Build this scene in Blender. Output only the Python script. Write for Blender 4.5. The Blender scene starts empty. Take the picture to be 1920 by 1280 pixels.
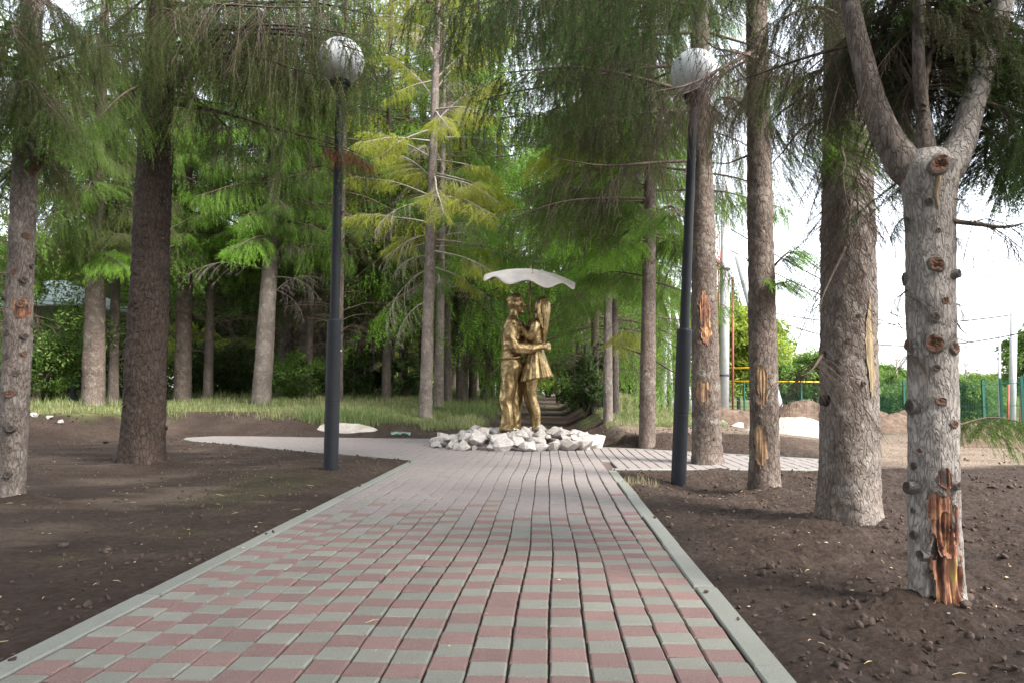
import bpy, bmesh, math, random
import numpy as np
from mathutils import Vector, Matrix, Euler

random.seed(7)
S = bpy.context.scene
COL = S.collection

# ------------------------------------------------------------------ camera, world, sun, exposure
FPX = 1400.0                                   # focal length in pixels of a 1920 px wide frame
CAM_H = 0.9
cam_d = bpy.data.cameras.new('camera')
cam = bpy.data.objects.new('camera', cam_d)
COL.objects.link(cam)
cam.location = (0, 0, CAM_H)
cam.rotation_euler = (math.radians(90 + 3.84), 0, math.radians(2.9))
cam_d.sensor_width = 36.0
cam_d.lens = 36.0 * FPX / 1920.0
cam_d.clip_start = 0.05
cam_d.clip_end = 6000
S.camera = cam

SUN_EL, SUN_AZ = 47.0, 126.0                   # azimuth clockwise from +Y (the view direction)
world = bpy.data.worlds.new('World')
S.world = world
world.use_nodes = True
wn = world.node_tree
wn.nodes.clear()
w_out = wn.nodes.new('ShaderNodeOutputWorld')
w_bg = wn.nodes.new('ShaderNodeBackground')
w_sky = wn.nodes.new('ShaderNodeTexSky')
w_sky.sky_type = 'NISHITA'
w_sky.sun_disc = False
w_sky.sun_elevation = math.radians(SUN_EL)
w_sky.sun_rotation = math.radians(SUN_AZ)
w_sky.air_density = 1.0
w_sky.dust_density = 1.5
w_sky.ozone_density = 1.0
w_bg.inputs['Strength'].default_value = 0.15
w_hs = wn.nodes.new('ShaderNodeHueSaturation')
w_hs.inputs['Saturation'].default_value = 0.28
wn.links.new(w_sky.outputs[0], w_hs.inputs['Color'])
wn.links.new(w_hs.outputs[0], w_bg.inputs['Color'])
wn.links.new(w_bg.outputs[0], w_out.inputs['Surface'])

sun_d = bpy.data.lights.new('sun', 'SUN')
sun = bpy.data.objects.new('sun', sun_d)
COL.objects.link(sun)
sun_d.energy = 2.3
sun_d.angle = math.radians(18)
sun_d.color = (1.0, 0.95, 0.87)
_az, _el = math.radians(SUN_AZ), math.radians(SUN_EL)
sun_dir = Vector((math.sin(_az) * math.cos(_el), math.cos(_az) * math.cos(_el), math.sin(_el)))
sun.rotation_euler = sun_dir.to_track_quat('Z', 'Y').to_euler()
sun.location = (6, -4, 20)

S.view_settings.view_transform = 'Standard'
S.view_settings.look = 'None'
S.view_settings.gamma = 1
S.view_settings.use_curve_mapping = False
S.view_settings.exposure = 2.14
S.render.engine = 'CYCLES'
S.cycles.max_bounces = 8
S.cycles.diffuse_bounces = 4
S.cycles.transparent_max_bounces = 8

# ------------------------------------------------------------------ picture <-> place
CR = cam.rotation_euler.to_matrix()
CL = Vector(cam.location)


def ray(px, py):
    return (CR @ Vector(((px - 960) / FPX, -(py - 640) / FPX, -1.0)))


def at(px, py, Y):
    d = ray(px, py)
    return CL + d * (Y / d.y)


def gp(px, py, z=0.0):
    d = ray(px, py)
    return CL + d * ((z - CL.z) / d.z)


CRT = CR.transposed()


def project(p):
    q = CRT @ (Vector(p) - CL)
    if q.z > -0.05:
        return None
    return (960 + FPX * q.x / -q.z, 640 - FPX * q.y / -q.z)


# ------------------------------------------------------------------ numpy noise
def _h(ix, iy, iz, s):
    n = (ix * 374761393 + iy * 668265263 + iz * 1274126177 + s * 974634777) & 0xFFFFFFFF
    n = ((n ^ (n >> 13)) * 1274126177) & 0xFFFFFFFF
    n = ((n ^ (n >> 16)) * 2246822519) & 0xFFFFFFFF
    return ((n ^ (n >> 15)) & 0xFFFFFF) / float(0xFFFFFF)


def vnoise(x, y, z=None, s=0):
    x = np.asarray(x, float)
    y = np.asarray(y, float) + np.zeros_like(x)
    z = np.zeros_like(x) if z is None else np.asarray(z, float) + np.zeros_like(x)
    xi, yi, zi = np.floor(x).astype(np.int64), np.floor(y).astype(np.int64), np.floor(z).astype(np.int64)
    fx, fy, fz = x - xi, y - yi, z - zi
    fx, fy, fz = fx * fx * (3 - 2 * fx), fy * fy * (3 - 2 * fy), fz * fz * (3 - 2 * fz)
    r = 0
    for a in (0, 1):
        wx = fx if a else 1 - fx
        for b in (0, 1):
            wy = fy if b else 1 - fy
            for c in (0, 1):
                wz = fz if c else 1 - fz
                r = r + wx * wy * wz * _h(xi + a, yi + b, zi + c, s)
    return r * 2 - 1


def fbm(x, y, z=None, s=0, o=4, g=0.5):
    r, a, f, t = 0, 1.0, 1.0, 0
    for i in range(o):
        r = r + a * vnoise(np.asarray(x) * f, np.asarray(y) * f, None if z is None else np.asarray(z) * f, s + i * 17)
        t += a
        a *= g
        f *= 2.03
    return r / t


def sst(a, b, x):
    t = np.clip((np.asarray(x, float) - a) / (b - a), 0, 1)
    return t * t * (3 - 2 * t)


# ------------------------------------------------------------------ object helpers
def tag(o, label=None, cat=None, group=None, kind=None):
    if label: o['label'] = label
    if cat: o['category'] = cat
    if group: o['group'] = group
    if kind: o['kind'] = kind
    return o


def thing(name, label, cat, loc=(0, 0, 0), group=None, rz=0.0):
    o = bpy.data.objects.new(name, None)
    COL.objects.link(o)
    o.location = loc
    o.rotation_euler = (0, 0, rz)
    o.empty_display_size = 0.2
    return tag(o, label, cat, group)


def mk(name, V, faces, mats, smooth=True, tint=None):
    """faces: list of (int array (n,k), material index, smooth?)"""
    me = bpy.data.meshes.new(name)
    V = np.ascontiguousarray(V, dtype=np.float32)
    me.vertices.add(len(V))
    me.vertices.foreach_set('co', V.ravel())
    li, ls, mi, sm = [], [], [], []
    pos = 0
    for f in faces:
        a, m = f[0], f[1]
        s_ = f[2] if len(f) > 2 else smooth
        a = np.asarray(a, dtype=np.int32)
        if len(a) == 0:
            continue
        n, k = a.shape
        li.append(a.ravel())
        ls.append(pos + np.arange(n, dtype=np.int32) * k)
        pos += n * k
        mi.append(np.full(n, m, np.int32))
        sm.append(np.full(n, bool(s_)))
    li, ls, mi, sm = np.concatenate(li), np.concatenate(ls), np.concatenate(mi), np.concatenate(sm)
    me.loops.add(len(li))
    me.loops.foreach_set('vertex_index', li)
    me.polygons.add(len(ls))
    me.polygons.foreach_set('loop_start', ls)
    me.polygons.foreach_set('material_index', mi)
    me.polygons.foreach_set('use_smooth', sm)
    for m in mats:
        me.materials.append(m)
    if tint is not None:
        tint = np.asarray(tint, np.float32)
        if tint.ndim == 1:
            at_ = me.attributes.new('tint', 'FLOAT', 'POINT')
            at_.data.foreach_set('value', tint)
        else:
            at_ = me.attributes.new('tint', 'FLOAT_COLOR', 'POINT')
            at_.data.foreach_set('color', np.ascontiguousarray(np.c_[tint[:, :3], np.ones(len(tint))], np.float32).ravel())
    me.update(calc_edges=True)
    return me


def link(name, me, parent=None, loc=None, rot=None, scale=None, mat_world=None):
    o = bpy.data.objects.new(name, me)
    COL.objects.link(o)
    if parent is not None:
        o.parent = parent
    if mat_world is not None:
        o.matrix_basis = mat_world
    if loc is not None: o.location = loc
    if rot is not None: o.rotation_euler = rot
    if scale is not None: o.scale = scale if hasattr(scale, '__len__') else (scale,) * 3
    return o


class Acc:
    """collects vertices and triangles"""
    def __init__(s):
        s.V, s.F, s.T, s.n = [], [], [], 0

    def add(s, V, F, m=0, smooth=True, t=0.5):
        V = np.asarray(V, float).reshape(-1, 3)
        s.V.append(V)
        s.F.append((np.asarray(F, np.int64) + s.n, m, smooth))
        s.T.append(np.full(len(V), t) if np.isscalar(t) else np.asarray(t, float))
        s.n += len(V)

    def mesh(s, name, mats, tint=True):
        return mk(name, np.concatenate(s.V), s.F, mats, tint=np.concatenate(s.T) if tint else None)

    def box(s, c, h, m=0, rz=0.0, t=0.5):
        x, y, z = h
        v = np.array([[a * x, b * y, d * z] for a in (-1, 1) for b in (-1, 1) for d in (-1, 1)], float)
        ca, sa = math.cos(rz), math.sin(rz)
        v = np.c_[v[:, 0] * ca - v[:, 1] * sa, v[:, 0] * sa + v[:, 1] * ca, v[:, 2]] + np.asarray(c, float)
        s.add(v, [[0, 1, 3, 2], [4, 6, 7, 5], [0, 4, 5, 1], [2, 3, 7, 6], [0, 2, 6, 4], [1, 5, 7, 3]], m, False, t)

    def tube(s, P, R, k=6, m=0, cap=True, t=0.5, smooth=True):
        P = np.asarray(P, float)
        n = len(P)
        R = np.broadcast_to(np.asarray(R, float), (n,))
        T = np.gradient(P, axis=0)
        T /= np.linalg.norm(T, axis=1)[:, None] + 1e-9
        ref = np.where(np.abs(T[:, 2:3]) > 0.9, np.array([[1., 0, 0]]), np.array([[0, 0, 1.]]))
        if abs(T[:, 2]).max() > 0.9 and abs(T[:, 2]).min() < 0.9:
            ref = np.broadcast_to(np.array([[0.31, 0.95, 0.05]]), T.shape)
        A = np.cross(T, ref); A /= np.linalg.norm(A, axis=1)[:, None] + 1e-9
        B = np.cross(T, A)
        th = np.arange(k) * 2 * math.pi / k
        V = P[:, None, :] + R[:, None, None] * (np.cos(th)[None, :, None] * A[:, None, :] + np.sin(th)[None, :, None] * B[:, None, :])
        i = np.arange(n - 1)[:, None] * k
        j = np.arange(k)[None, :]
        q = np.stack([i + j, i + (j + 1) % k, i + k + (j + 1) % k, i + k + j], -1).reshape(-1, 4)
        s.add(V.reshape(-1, 3), q, m, smooth, t)
        if cap and k > 3:
            base = s.n - n * k
            s.F.append((np.array([base + np.arange(k)[::-1]]), m, False))
            s.F.append((np.array([base + (n - 1) * k + np.arange(k)]), m, False))


def lathe(acc, prof, k=24, c=(0, 0, 0), m=0):
    """prof: list of (radius, z)"""
    q = [prof[0]]
    for p0, p1 in zip(prof[:-1], prof[1:]):
        L = math.hypot(p1[0] - p0[0], p1[1] - p0[1])
        if L > 0.03:
            e = 0.004 / L
            q += [(p0[0] + (p1[0] - p0[0]) * f, p0[1] + (p1[1] - p0[1]) * f) for f in (e, 1 - e)]
        q.append(p1)
    P = np.array(q, float)
    th = np.arange(k) * 2 * math.pi / k
    V = np.stack([P[:, 0:1] * np.cos(th), P[:, 0:1] * np.sin(th), P[:, 1:2] + 0 * th], -1).reshape(-1, 3) + np.asarray(c, float)
    n = len(P)
    i = np.arange(n - 1)[:, None] * k
    j = np.arange(k)[None, :]
    q = np.stack([i + j, i + (j + 1) % k, i + k + (j + 1) % k, i + k + j], -1).reshape(-1, 4)
    acc.add(V, q, m, True)
    b = acc.n - n * k
    acc.F.append((np.array([b + np.arange(k)[::-1]]), m, False))
    acc.F.append((np.array([b + (n - 1) * k + np.arange(k)]), m, False))


# ------------------------------------------------------------------ materials
class N:
    def __init__(s, name):
        s.m = bpy.data.materials.new(name)
        s.m.use_nodes = True
        s.t = s.m.node_tree
        s.t.nodes.clear()
        s.out = s.t.nodes.new('ShaderNodeOutputMaterial')

    def n(s, ty, **kw):
        o = s.t.nodes.new('ShaderNode' + ty)
        for k, v in kw.items():
            if k in o.inputs.keys():
                s.set(o.inputs[k], v)
            else:
                setattr(o, k, v)
        return o

    def set(s, sock, v):
        if hasattr(v, 'is_output') or hasattr(v, 'links'):
            s.t.links.new(v, sock)
        else:
            sock.default_value = v

    def noise(s, scale, vec=None, detail=4, rough=0.6, dist=0.0):
        o = s.n('TexNoise')
        o.inputs['Scale'].default_value = scale
        o.inputs['Detail'].default_value = detail
        o.inputs['Roughness'].default_value = rough
        o.inputs['Distortion'].default_value = dist
        if vec is not None: s.t.links.new(vec, o.inputs['Vector'])
        return o.outputs['Fac']

    def coord(s, scale=(1, 1, 1), kind='Object'):
        c = s.n('TexCoord')
        mp = s.n('Mapping')
        mp.inputs['Scale'].default_value = scale
        s.t.links.new(c.outputs[kind], mp.inputs['Vector'])
        return mp.outputs[0]

    def ramp(s, fac, stops):
        o = s.n('ValToRGB')
        e = o.color_ramp.elements
        while len(e) < len(stops): e.new(0.5)
        for i, (p, c) in enumerate(stops):
            e[i].position = p
            e[i].color = (*c, 1) if len(c) == 3 else c
        s.t.links.new(fac, o.inputs[0])
        return o.outputs[0]

    def mix(s, f, a, b, mode='MIX'):
        o = s.n('Mix', data_type='RGBA', blend_type=mode)
        s.set(o.inputs[0], f)
        for i, v in ((6, a), (7, b)):
            if isinstance(v, tuple): o.inputs[i].default_value = (*v, 1) if len(v) == 3 else v
            else: s.t.links.new(v, o.inputs[i])
        return o.outputs[2]

    def math(s, op, a, b=0.5):
        o = s.n('Math', operation=op)
        s.set(o.inputs[0], a); s.set(o.inputs[1], b)
        return o.outputs[0]

    def attr(s, name='tint', out='Fac'):
        o = s.n('Attribute', attribute_name=name)
        return o.outputs[out]

    def rnd(s):
        return s.n('ObjectInfo').outputs['Random']

    def pbr(s, color, rough=0.8, bump=None, dist=0.01, bstr=1.0, metal=0.0, spec=0.3, **kw):
        b = s.n('BsdfPrincipled')
        s.set(b.inputs['Base Color'], (*color, 1) if isinstance(color, tuple) and len(color) == 3 else color)
        s.set(b.inputs['Roughness'], rough)
        s.set(b.inputs['Metallic'], metal)
        b.inputs['Specular IOR Level'].default_value = spec
        for k, v in kw.items():
            s.set(b.inputs[k.replace('_', ' ')], v)
        if bump is not None:
            bp = s.n('Bump')
            bp.inputs['Distance'].default_value = dist
            bp.inputs['Strength'].default_value = bstr
            s.t.links.new(bump, bp.inputs['Height'])
            s.t.links.new(bp.outputs[0], b.inputs['Normal'])
        s.t.links.new(b.outputs[0], s.out.inputs[0])
        return s.m


def mat_plain(name, col, rough=0.6, metal=0.0, var=0.15, scale=6.0, spec=0.3):
    q = N(name)
    f = q.noise(scale, q.coord(), 5)
    lo = tuple(c * (1 - var) for c in col); hi = tuple(min(1, c * (1 + var)) for c in col)
    return q.pbr(q.ramp(f, [(0.3, lo), (0.7, hi)]), rough, q.noise(scale * 12, q.coord(), 3), 0.002, 0.5, metal, spec)


def mat_bark(name, dark, light, scale=1.0, lichen=(0.30, 0.30, 0.26), lich=0.25, ck=0.45):
    q = N(name)
    c1 = q.coord((1, 1, 0.55))
    big = q.noise(3.0 * scale, c1, 5, 0.6)
    fine = q.noise(38 * scale, q.coord((1, 1, 0.5)), 6, 0.7, 0.6)
    vo = q.n('TexVoronoi', feature='DISTANCE_TO_EDGE')
    vo.inputs['Scale'].default_value = 26 * scale
    wv = q.noise(18 * scale, c1, 3)
    vm = q.n('Mix', data_type='VECTOR'); vm.inputs[0].default_value = 0.06
    q.t.links.new(q.coord((1, 1, 0.45)), vm.inputs[4]); q.t.links.new(q.n('TexNoise', Scale=14.0).outputs['Color'], vm.inputs[5])
    q.t.links.new(vm.outputs[1], vo.inputs['Vector'])
    crack = q.ramp(vo.outputs['Distance'], [(0.0, (0, 0, 0)), (0.12, (1, 1, 1))])
    mixv = q.math('ADD', q.math('MULTIPLY', big, 0.6), q.math('MULTIPLY', fine, 0.5))
    col = q.ramp(mixv, [(0.36, dark), (0.72, light)])
    lm = q.ramp(q.noise(5.5 * scale, q.coord(), 6, 0.7), [(0.5, (0, 0, 0)), (0.72, (lich * 2,) * 3)])
    col = q.mix(lm, col, lichen)
    col = q.mix(q.math('MULTIPLY', q.math('SUBTRACT', 1.0, crack), ck), col, tuple(d * 0.5 for d in dark))
    hgt = q.math('ADD', q.math('MULTIPLY', crack, 0.7), q.math('MULTIPLY', fine, 0.9))
    return q.pbr(col, 0.92, hgt, 0.011, 0.9, spec=0.15)


def mat_needle(name, c0, c1, c2, trans=0.35):
    """c0 inner/dead tint, c1 older needles, c2 fresh tips; tint attribute runs 0..1"""
    q = N(name)
    a = q.attr()
    r = q.rnd()
    f = q.math('ADD', a, q.math('MULTIPLY', q.math('SUBTRACT', r, 0.5), 0.3))
    col = q.ramp(f, [(0.05, c0), (0.28, c1), (0.9, c2)])
    d = q.n('BsdfDiffuse'); q.t.links.new(col, d.inputs[0])
    t = q.n('BsdfTranslucent'); q.t.links.new(q.mix(0.4, col, tuple(min(1, c * 1.5) for c in c2)), t.inputs[0])
    g = q.n('BsdfGlossy'); g.inputs['Roughness'].default_value = 0.45; g.inputs[0].default_value = (0.5, 0.5, 0.5, 1)
    m1 = q.n('MixShader'); m1.inputs[0].default_value = trans
    q.t.links.new(d.outputs[0], m1.inputs[1]); q.t.links.new(t.outputs[0], m1.inputs[2])
    m2 = q.n('MixShader'); m2.inputs[0].default_value = 0.02
    q.t.links.new(m1.outputs[0], m2.inputs[1]); q.t.links.new(g.outputs[0], m2.inputs[2])
    q.t.links.new(m2.outputs[0], q.out.inputs[0])
    return q.m


M_BARK_DARK = mat_bark('bark_dark_brown', (0.024, 0.0175, 0.015), (0.080, 0.058, 0.048), 0.9, (0.13, 0.11, 0.092), 0.15)
M_BARK_GREY = mat_bark('bark_grey', (0.075, 0.059, 0.051), (0.25, 0.208, 0.182), 1.25, (0.38, 0.35, 0.315), 0.3, 0.3)
M_BARK_PALE = mat_bark('bark_pale', (0.13, 0.11, 0.10), (0.40, 0.36, 0.33), 1.5, (0.48, 0.45, 0.42), 0.3, 0.2)
M_BARK_BROWN = mat_bark('bark_brown', (0.058, 0.043, 0.036), (0.185, 0.143, 0.12), 1.0, (0.30, 0.28, 0.24), 0.3)
M_BARK_FAR = mat_bark('bark_far', (0.050, 0.039, 0.033), (0.17, 0.138, 0.12), 0.7, (0.23, 0.205, 0.18), 0.25)
M_TWIG = mat_plain('twig_wood', (0.085, 0.062, 0.048), 0.9, 0, 0.35, 9)
M_TWIG_GREY = mat_plain('twig_grey', (0.26, 0.22, 0.19), 0.9, 0, 0.3, 9)
M_ND_DARK = mat_needle('needles_dark', (0.10, 0.075, 0.045), (0.036, 0.070, 0.022), (0.075, 0.138, 0.034), 0.45)
M_ND_OLIVE = mat_needle('needles_olive', (0.10, 0.08, 0.045), (0.052, 0.088, 0.021), (0.115, 0.175, 0.032), 0.5)
M_ND_BROWN = mat_needle('needles_brown', (0.13, 0.095, 0.065), (0.065, 0.064, 0.036), (0.085, 0.10, 0.042), 0.4)
M_ND_FRESH = mat_needle('needles_fresh', (0.11, 0.16, 0.04), (0.145, 0.32, 0.03), (0.26, 0.50, 0.05), 0.5)
M_ND_YELLOW = mat_needle('needles_yellow', (0.18, 0.16, 0.04), (0.22, 0.27, 0.022), (0.42, 0.46, 0.034), 0.5)
M_ND_MID = mat_needle('needles_mid', (0.09, 0.085, 0.04), (0.072, 0.158, 0.024), (0.155, 0.29, 0.034), 0.5)
M_ND_RUST = mat_needle('needles_rust', (0.16, 0.06, 0.03), (0.20, 0.07, 0.035), (0.22, 0.09, 0.045), 0.3)
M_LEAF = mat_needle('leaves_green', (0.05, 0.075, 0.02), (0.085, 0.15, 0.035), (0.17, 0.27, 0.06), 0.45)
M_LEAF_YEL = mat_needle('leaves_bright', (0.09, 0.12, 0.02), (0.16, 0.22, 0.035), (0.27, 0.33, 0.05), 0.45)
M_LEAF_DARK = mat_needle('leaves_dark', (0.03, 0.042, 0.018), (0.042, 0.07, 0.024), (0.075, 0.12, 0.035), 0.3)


def mat_wound(name):
    q = N(name)
    c = q.coord((1, 1, 0.5))
    a = q.attr()
    f = q.math('ADD', q.math('MULTIPLY', q.noise(9, c, 4, 0.6, 0.8), 0.72), q.math('MULTIPLY', q.noise(40, q.coord((1, 1, 0.2)), 5, 0.7), 0.28))
    col = q.ramp(f, [(0.40, (0.02, 0.010, 0.008)), (0.46, (0.10, 0.038, 0.022)), (0.51, (0.24, 0.095, 0.048)), (0.56, (0.36, 0.20, 0.10)), (0.61, (0.48, 0.34, 0.09)), (0.66, (0.20, 0.17, 0.15))])
    col = q.mix(q.ramp(a, [(0.3, (0, 0, 0)), (0.7, (1, 1, 1))]), q.ramp(q.noise(30, c, 5), [(0.35, (0.16, 0.065, 0.038)), (0.65, (0.30, 0.14, 0.085))]), col)
    return q.pbr(col, 0.6, q.noise(45, q.coord((1, 1, 0.15)), 5), 0.012, 1.0, spec=0.4)


M_WOUND = mat_wound('exposed_wood')


def mat_cut():
    q = N('cut_wood')
    f = q.noise(25, q.coord(), 6, 0.7, 0.5)
    col = q.ramp(f, [(0.34, (0.05, 0.028, 0.02)), (0.5, (0.13, 0.065, 0.045)), (0.62, (0.20, 0.115, 0.07)), (0.75, (0.27, 0.21, 0.13))])
    return q.pbr(col, 0.8, q.noise(70, q.coord(), 4), 0.004, 0.8)


M_CUT = mat_cut()


M_BARE = mat_plain('bare_wood', (0.21, 0.13, 0.075), 0.75, 0, 0.45, 14)


def mat_resin():
    q = N('resin')
    f = q.noise(30, q.coord((1, 1, 0.3)), 5, 0.7, 0.6)
    col = q.ramp(f, [(0.33, (0.14, 0.10, 0.06)), (0.55, (0.27, 0.20, 0.11)), (0.72, (0.36, 0.27, 0.14))])
    return q.pbr(col, 0.55, f, 0.006, 1.0, spec=0.4)


M_RESIN = mat_resin()


def mat_paver(name, lo, hi):
    q = N(name)
    c = q.coord(kind='Object')
    g = q.n('NewGeometry').outputs['Position']
    f = q.noise(9, g, 5, 0.65)
    sp = q.noise(210, g, 3, 0.6)
    ob = q.math('MULTIPLY', q.rnd(), 0.5)
    v = q.math('ADD', q.math('MULTIPLY', f, 0.5), ob)
    col = q.ramp(v, [(0.2, lo), (0.8, hi)])
    col = q.mix(0.10, col, q.ramp(sp, [(0.35, (0.05, 0.05, 0.05)), (0.65, (0.75, 0.75, 0.75))]))
    dirt = q.ramp(q.noise(2.2, g, 7, 0.72), [(0.52, (0, 0, 0)), (0.75, (0.35, 0.35, 0.35))])
    col = q.mix(dirt, col, (0.17, 0.135, 0.115))
    return q.pbr(col, 0.85, sp, 0.0015, 0.6, spec=0.25)


M_PV_RED = mat_paver('paver_red', (0.142, 0.077, 0.068), (0.20, 0.113, 0.099))
M_PV_GRN = mat_paver('paver_grey_green', (0.142, 0.143, 0.118), (0.20, 0.198, 0.166))
M_PV_MAU = mat_paver('paver_mauve', (0.158, 0.134, 0.126), (0.23, 0.198, 0.188))
M_KERB = mat_paver('kerb_concrete', (0.14, 0.147, 0.125), (0.20, 0.205, 0.18))
M_JOINT = mat_plain('joint_soil', (0.10, 0.070, 0.060), 0.95, 0, 0.3, 30)


def mat_ground():
    q = N('ground_soil')
    z = q.n('Attribute', attribute_name='tint')
    sep = q.n('SeparateColor'); q.t.links.new(z.outputs['Color'], sep.inputs[0])
    g = q.n('NewGeometry').outputs['Position']
    f1 = q.noise(1.3, g, 6, 0.65)
    f2 = q.noise(22, g, 6, 0.7)
    v = q.math('ADD', q.math('MULTIPLY', f1, 0.5), q.math('MULTIPLY', f2, 0.5))
    soil = q.ramp(v, [(0.36, (0.030, 0.021, 0.017)), (0.52, (0.057, 0.041, 0.033)), (0.68, (0.096, 0.071, 0.058))])
    tan = q.ramp(v, [(0.35, (0.13, 0.095, 0.071)), (0.65, (0.27, 0.215, 0.165))])
    grs = q.ramp(v, [(0.35, (0.045, 0.06, 0.022)), (0.52, (0.085, 0.10, 0.035)), (0.68, (0.21, 0.19, 0.09))])
    col = q.mix(sep.outputs[1], soil, grs)
    col = q.mix(sep.outputs[2], col, tan)
    chip = q.ramp(q.noise(58, g, 2, 0.5), [(0.735, (0, 0, 0)), (0.75, (0.7, 0.7, 0.7))])
    col = q.mix(q.math('MULTIPLY', chip, 0.6), col, (0.30, 0.23, 0.15))
    vo = q.n('TexVoronoi'); vo.inputs['Scale'].default_value = 30.0; q.t.links.new(g, vo.inputs['Vector'])
    hgt = q.math('ADD', q.math('MULTIPLY', q.noise(14, g, 8, 0.72), 1.2), q.math('MULTIPLY', vo.outputs['Distance'], -0.35))
    return q.pbr(col, 0.95, hgt, 0.045, 1.0, spec=0.12)


M_GROUND = mat_ground()


def mat_clod():
    q = N('soil_clod')
    g = q.n('NewGeometry').outputs['Position']
    v = q.noise(18, g, 6, 0.7)
    col = q.ramp(v, [(0.34, (0.040, 0.029, 0.025)), (0.66, (0.11, 0.082, 0.07))])
    return q.pbr(col, 0.95, q.noise(60, g, 4), 0.01, 1.0, spec=0.1)


M_CLOD = mat_clod()


def mat_rock(name, lo, hi, stain):
    q = N(name)
    c = q.coord()
    f = q.noise(5, c, 7, 0.7)
    col = q.ramp(f, [(0.34, lo), (0.62, hi)])
    st = q.ramp(q.noise(3, q.coord((1, 1, 1.7)), 5, 0.7), [(0.52, (0, 0, 0)), (0.72, (0.75, 0.75, 0.75))])
    col = q.mix(st, col, stain)
    col = q.mix(q.math('MULTIPLY', q.rnd(), 0.18), col, (0.40, 0.36, 0.32))
    return q.pbr(col, 0.85, q.noise(14, c, 8, 0.7), 0.03, 0.9, spec=0.2)


M_ROCK = mat_rock('white_limestone', (0.31, 0.28, 0.26), (0.60, 0.565, 0.535), (0.38, 0.31, 0.25))
M_GRAVEL = mat_rock('pale_gravel', (0.28, 0.25, 0.22), (0.46, 0.42, 0.37), (0.26, 0.22, 0.17))


def mat_bronze():
    q = N('gold_bronze')
    c = q.coord()
    f = q.noise(6, q.coord((1, 1, 0.8)), 7, 0.72, 0.4)
    g = q.noise(34, q.coord((1, 1, 0.8)), 6, 0.7)
    v = q.math('ADD', q.math('MULTIPLY', f, 0.65), q.math('MULTIPLY', g, 0.35))
    col = q.ramp(v, [(0.34, (0.055, 0.038, 0.020)), (0.48, (0.255, 0.18, 0.085)), (0.65, (0.62, 0.475, 0.265))])
    rg = q.ramp(v, [(0.35, (0.5, 0.5, 0.5)), (0.65, (0.27, 0.27, 0.27))])
    return q.pbr(col, rg, g, 0.006, 0.8, metal=0.9, spec=0.5)


M_BRONZE = mat_bronze()
M_CANOPY = mat_plain('umbrella_silver', (0.50, 0.455, 0.425), 0.5, 0.1, 0.15, 4)
M_LAMP = mat_plain('lamp_black_paint', (0.014, 0.016, 0.020), 0.55, 0.0, 0.2, 10, 0.22)


def mat_globe():
    q = N('opal_globe')
    f = q.noise(5, q.coord(), 4)
    return q.pbr(q.ramp(f, [(0.3, (0.56, 0.58, 0.62)), (0.7, (0.66, 0.67, 0.70))]), 0.25, None, spec=0.5, Subsurface_Weight=0.25, Subsurface_Radius=(0.1, 0.1, 0.1))


M_GLOBE = mat_globe()
M_FENCE = mat_plain('fence_green', (0.015, 0.085, 0.062), 0.5, 0, 0.15, 5)
M_PIPE = mat_plain('gas_pipe_yellow', (0.72, 0.42, 0.02), 0.45, 0, 0.1, 4)
M_CONC = mat_plain('pole_concrete', (0.50, 0.50, 0.52), 0.85, 0, 0.12, 6)
M_REDMET = mat_plain('red_oxide_paint', (0.27, 0.075, 0.055), 0.6, 0, 0.15, 6)
M_WIRE = mat_plain('cable_rubber', (0.05, 0.05, 0.055), 0.6)
M_ROOF = mat_plain('pavilion_roof_sheet', (0.42, 0.49, 0.48), 0.45, 0.2, 0.1, 3)
M_DKMET = mat_plain('pavilion_dark_paint', (0.02, 0.028, 0.03), 0.6)
M_WHITE = mat_plain('white_plaster', (0.68, 0.67, 0.66), 0.8, 0, 0.1, 5)
M_STRAW = mat_plain('straw', (0.48, 0.38, 0.22), 0.9, 0, 0.25, 30)
M_PLASTIC = mat_plain('pale_film', (0.16, 0.25, 0.20), 0.35, 0, 0.2, 12)

# ------------------------------------------------------------------ terrain
PATH_L, PATH_R = -1.83, 0.763
PLAZA_PX = [(1148, 879), (1300, 880), (1450, 880), (1560, 881), (1640, 878), (1640, 866), (1560, 861), (1450, 855), (1330, 848),
            (1200, 841), (1135, 838), (1060, 825), (960, 823), (800, 822), (700, 821), (600, 819.5), (480, 817.5), (400, 817.5), (350, 820),
            (343, 822.5), (360, 826), (420, 831), (500, 838.5), (600, 847.5), (700, 856), (782, 863)]
PLAZA = np.array([[p.x, p.y] for p in (gp(a, b) for a, b in PLAZA_PX)])


def in_poly(x, y, poly):
    x = np.asarray(x, float); y = np.asarray(y, float)
    r = np.zeros(x.shape, bool)
    n = len(poly)
    for i in range(n):
        x0, y0 = poly[i]; x1, y1 = poly[(i + 1) % n]
        c = ((y0 > y) != (y1 > y)) & (x < (x1 - x0) * (y - y0) / (y1 - y0 + 1e-12) + x0)
        r ^= c
    return r


def d_poly(x, y, poly):
    x = np.asarray(x, float); y = np.asarray(y, float)
    d = np.full(x.shape, 1e9)
    n = len(poly)
    for i in range(n):
        a = poly[i]; b = poly[(i + 1) % n]
        e = b - a
        t = np.clip(((x - a[0]) * e[0] + (y - a[1]) * e[1]) / (e @ e + 1e-12), 0, 1)
        d = np.minimum(d, np.hypot(x - a[0] - t * e[0], y - a[1] - t * e[1]))
    return np.where(in_poly(x, y, poly), -d, d)


def track_x(y):
    return -0.55 + 0.2 * np.sin(np.asarray(y) * 0.12) + 0.012 * (np.asarray(y) - 14)


FEET = [(gp(a, b), r) for a, b, r in ((1759, 1148, 0.10), (1592, 985, 0.19), (1435, 920, 0.13), (1326, 880, 0.16), (266, 872, 0.25), (20, 940, 0.11))]


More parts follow.
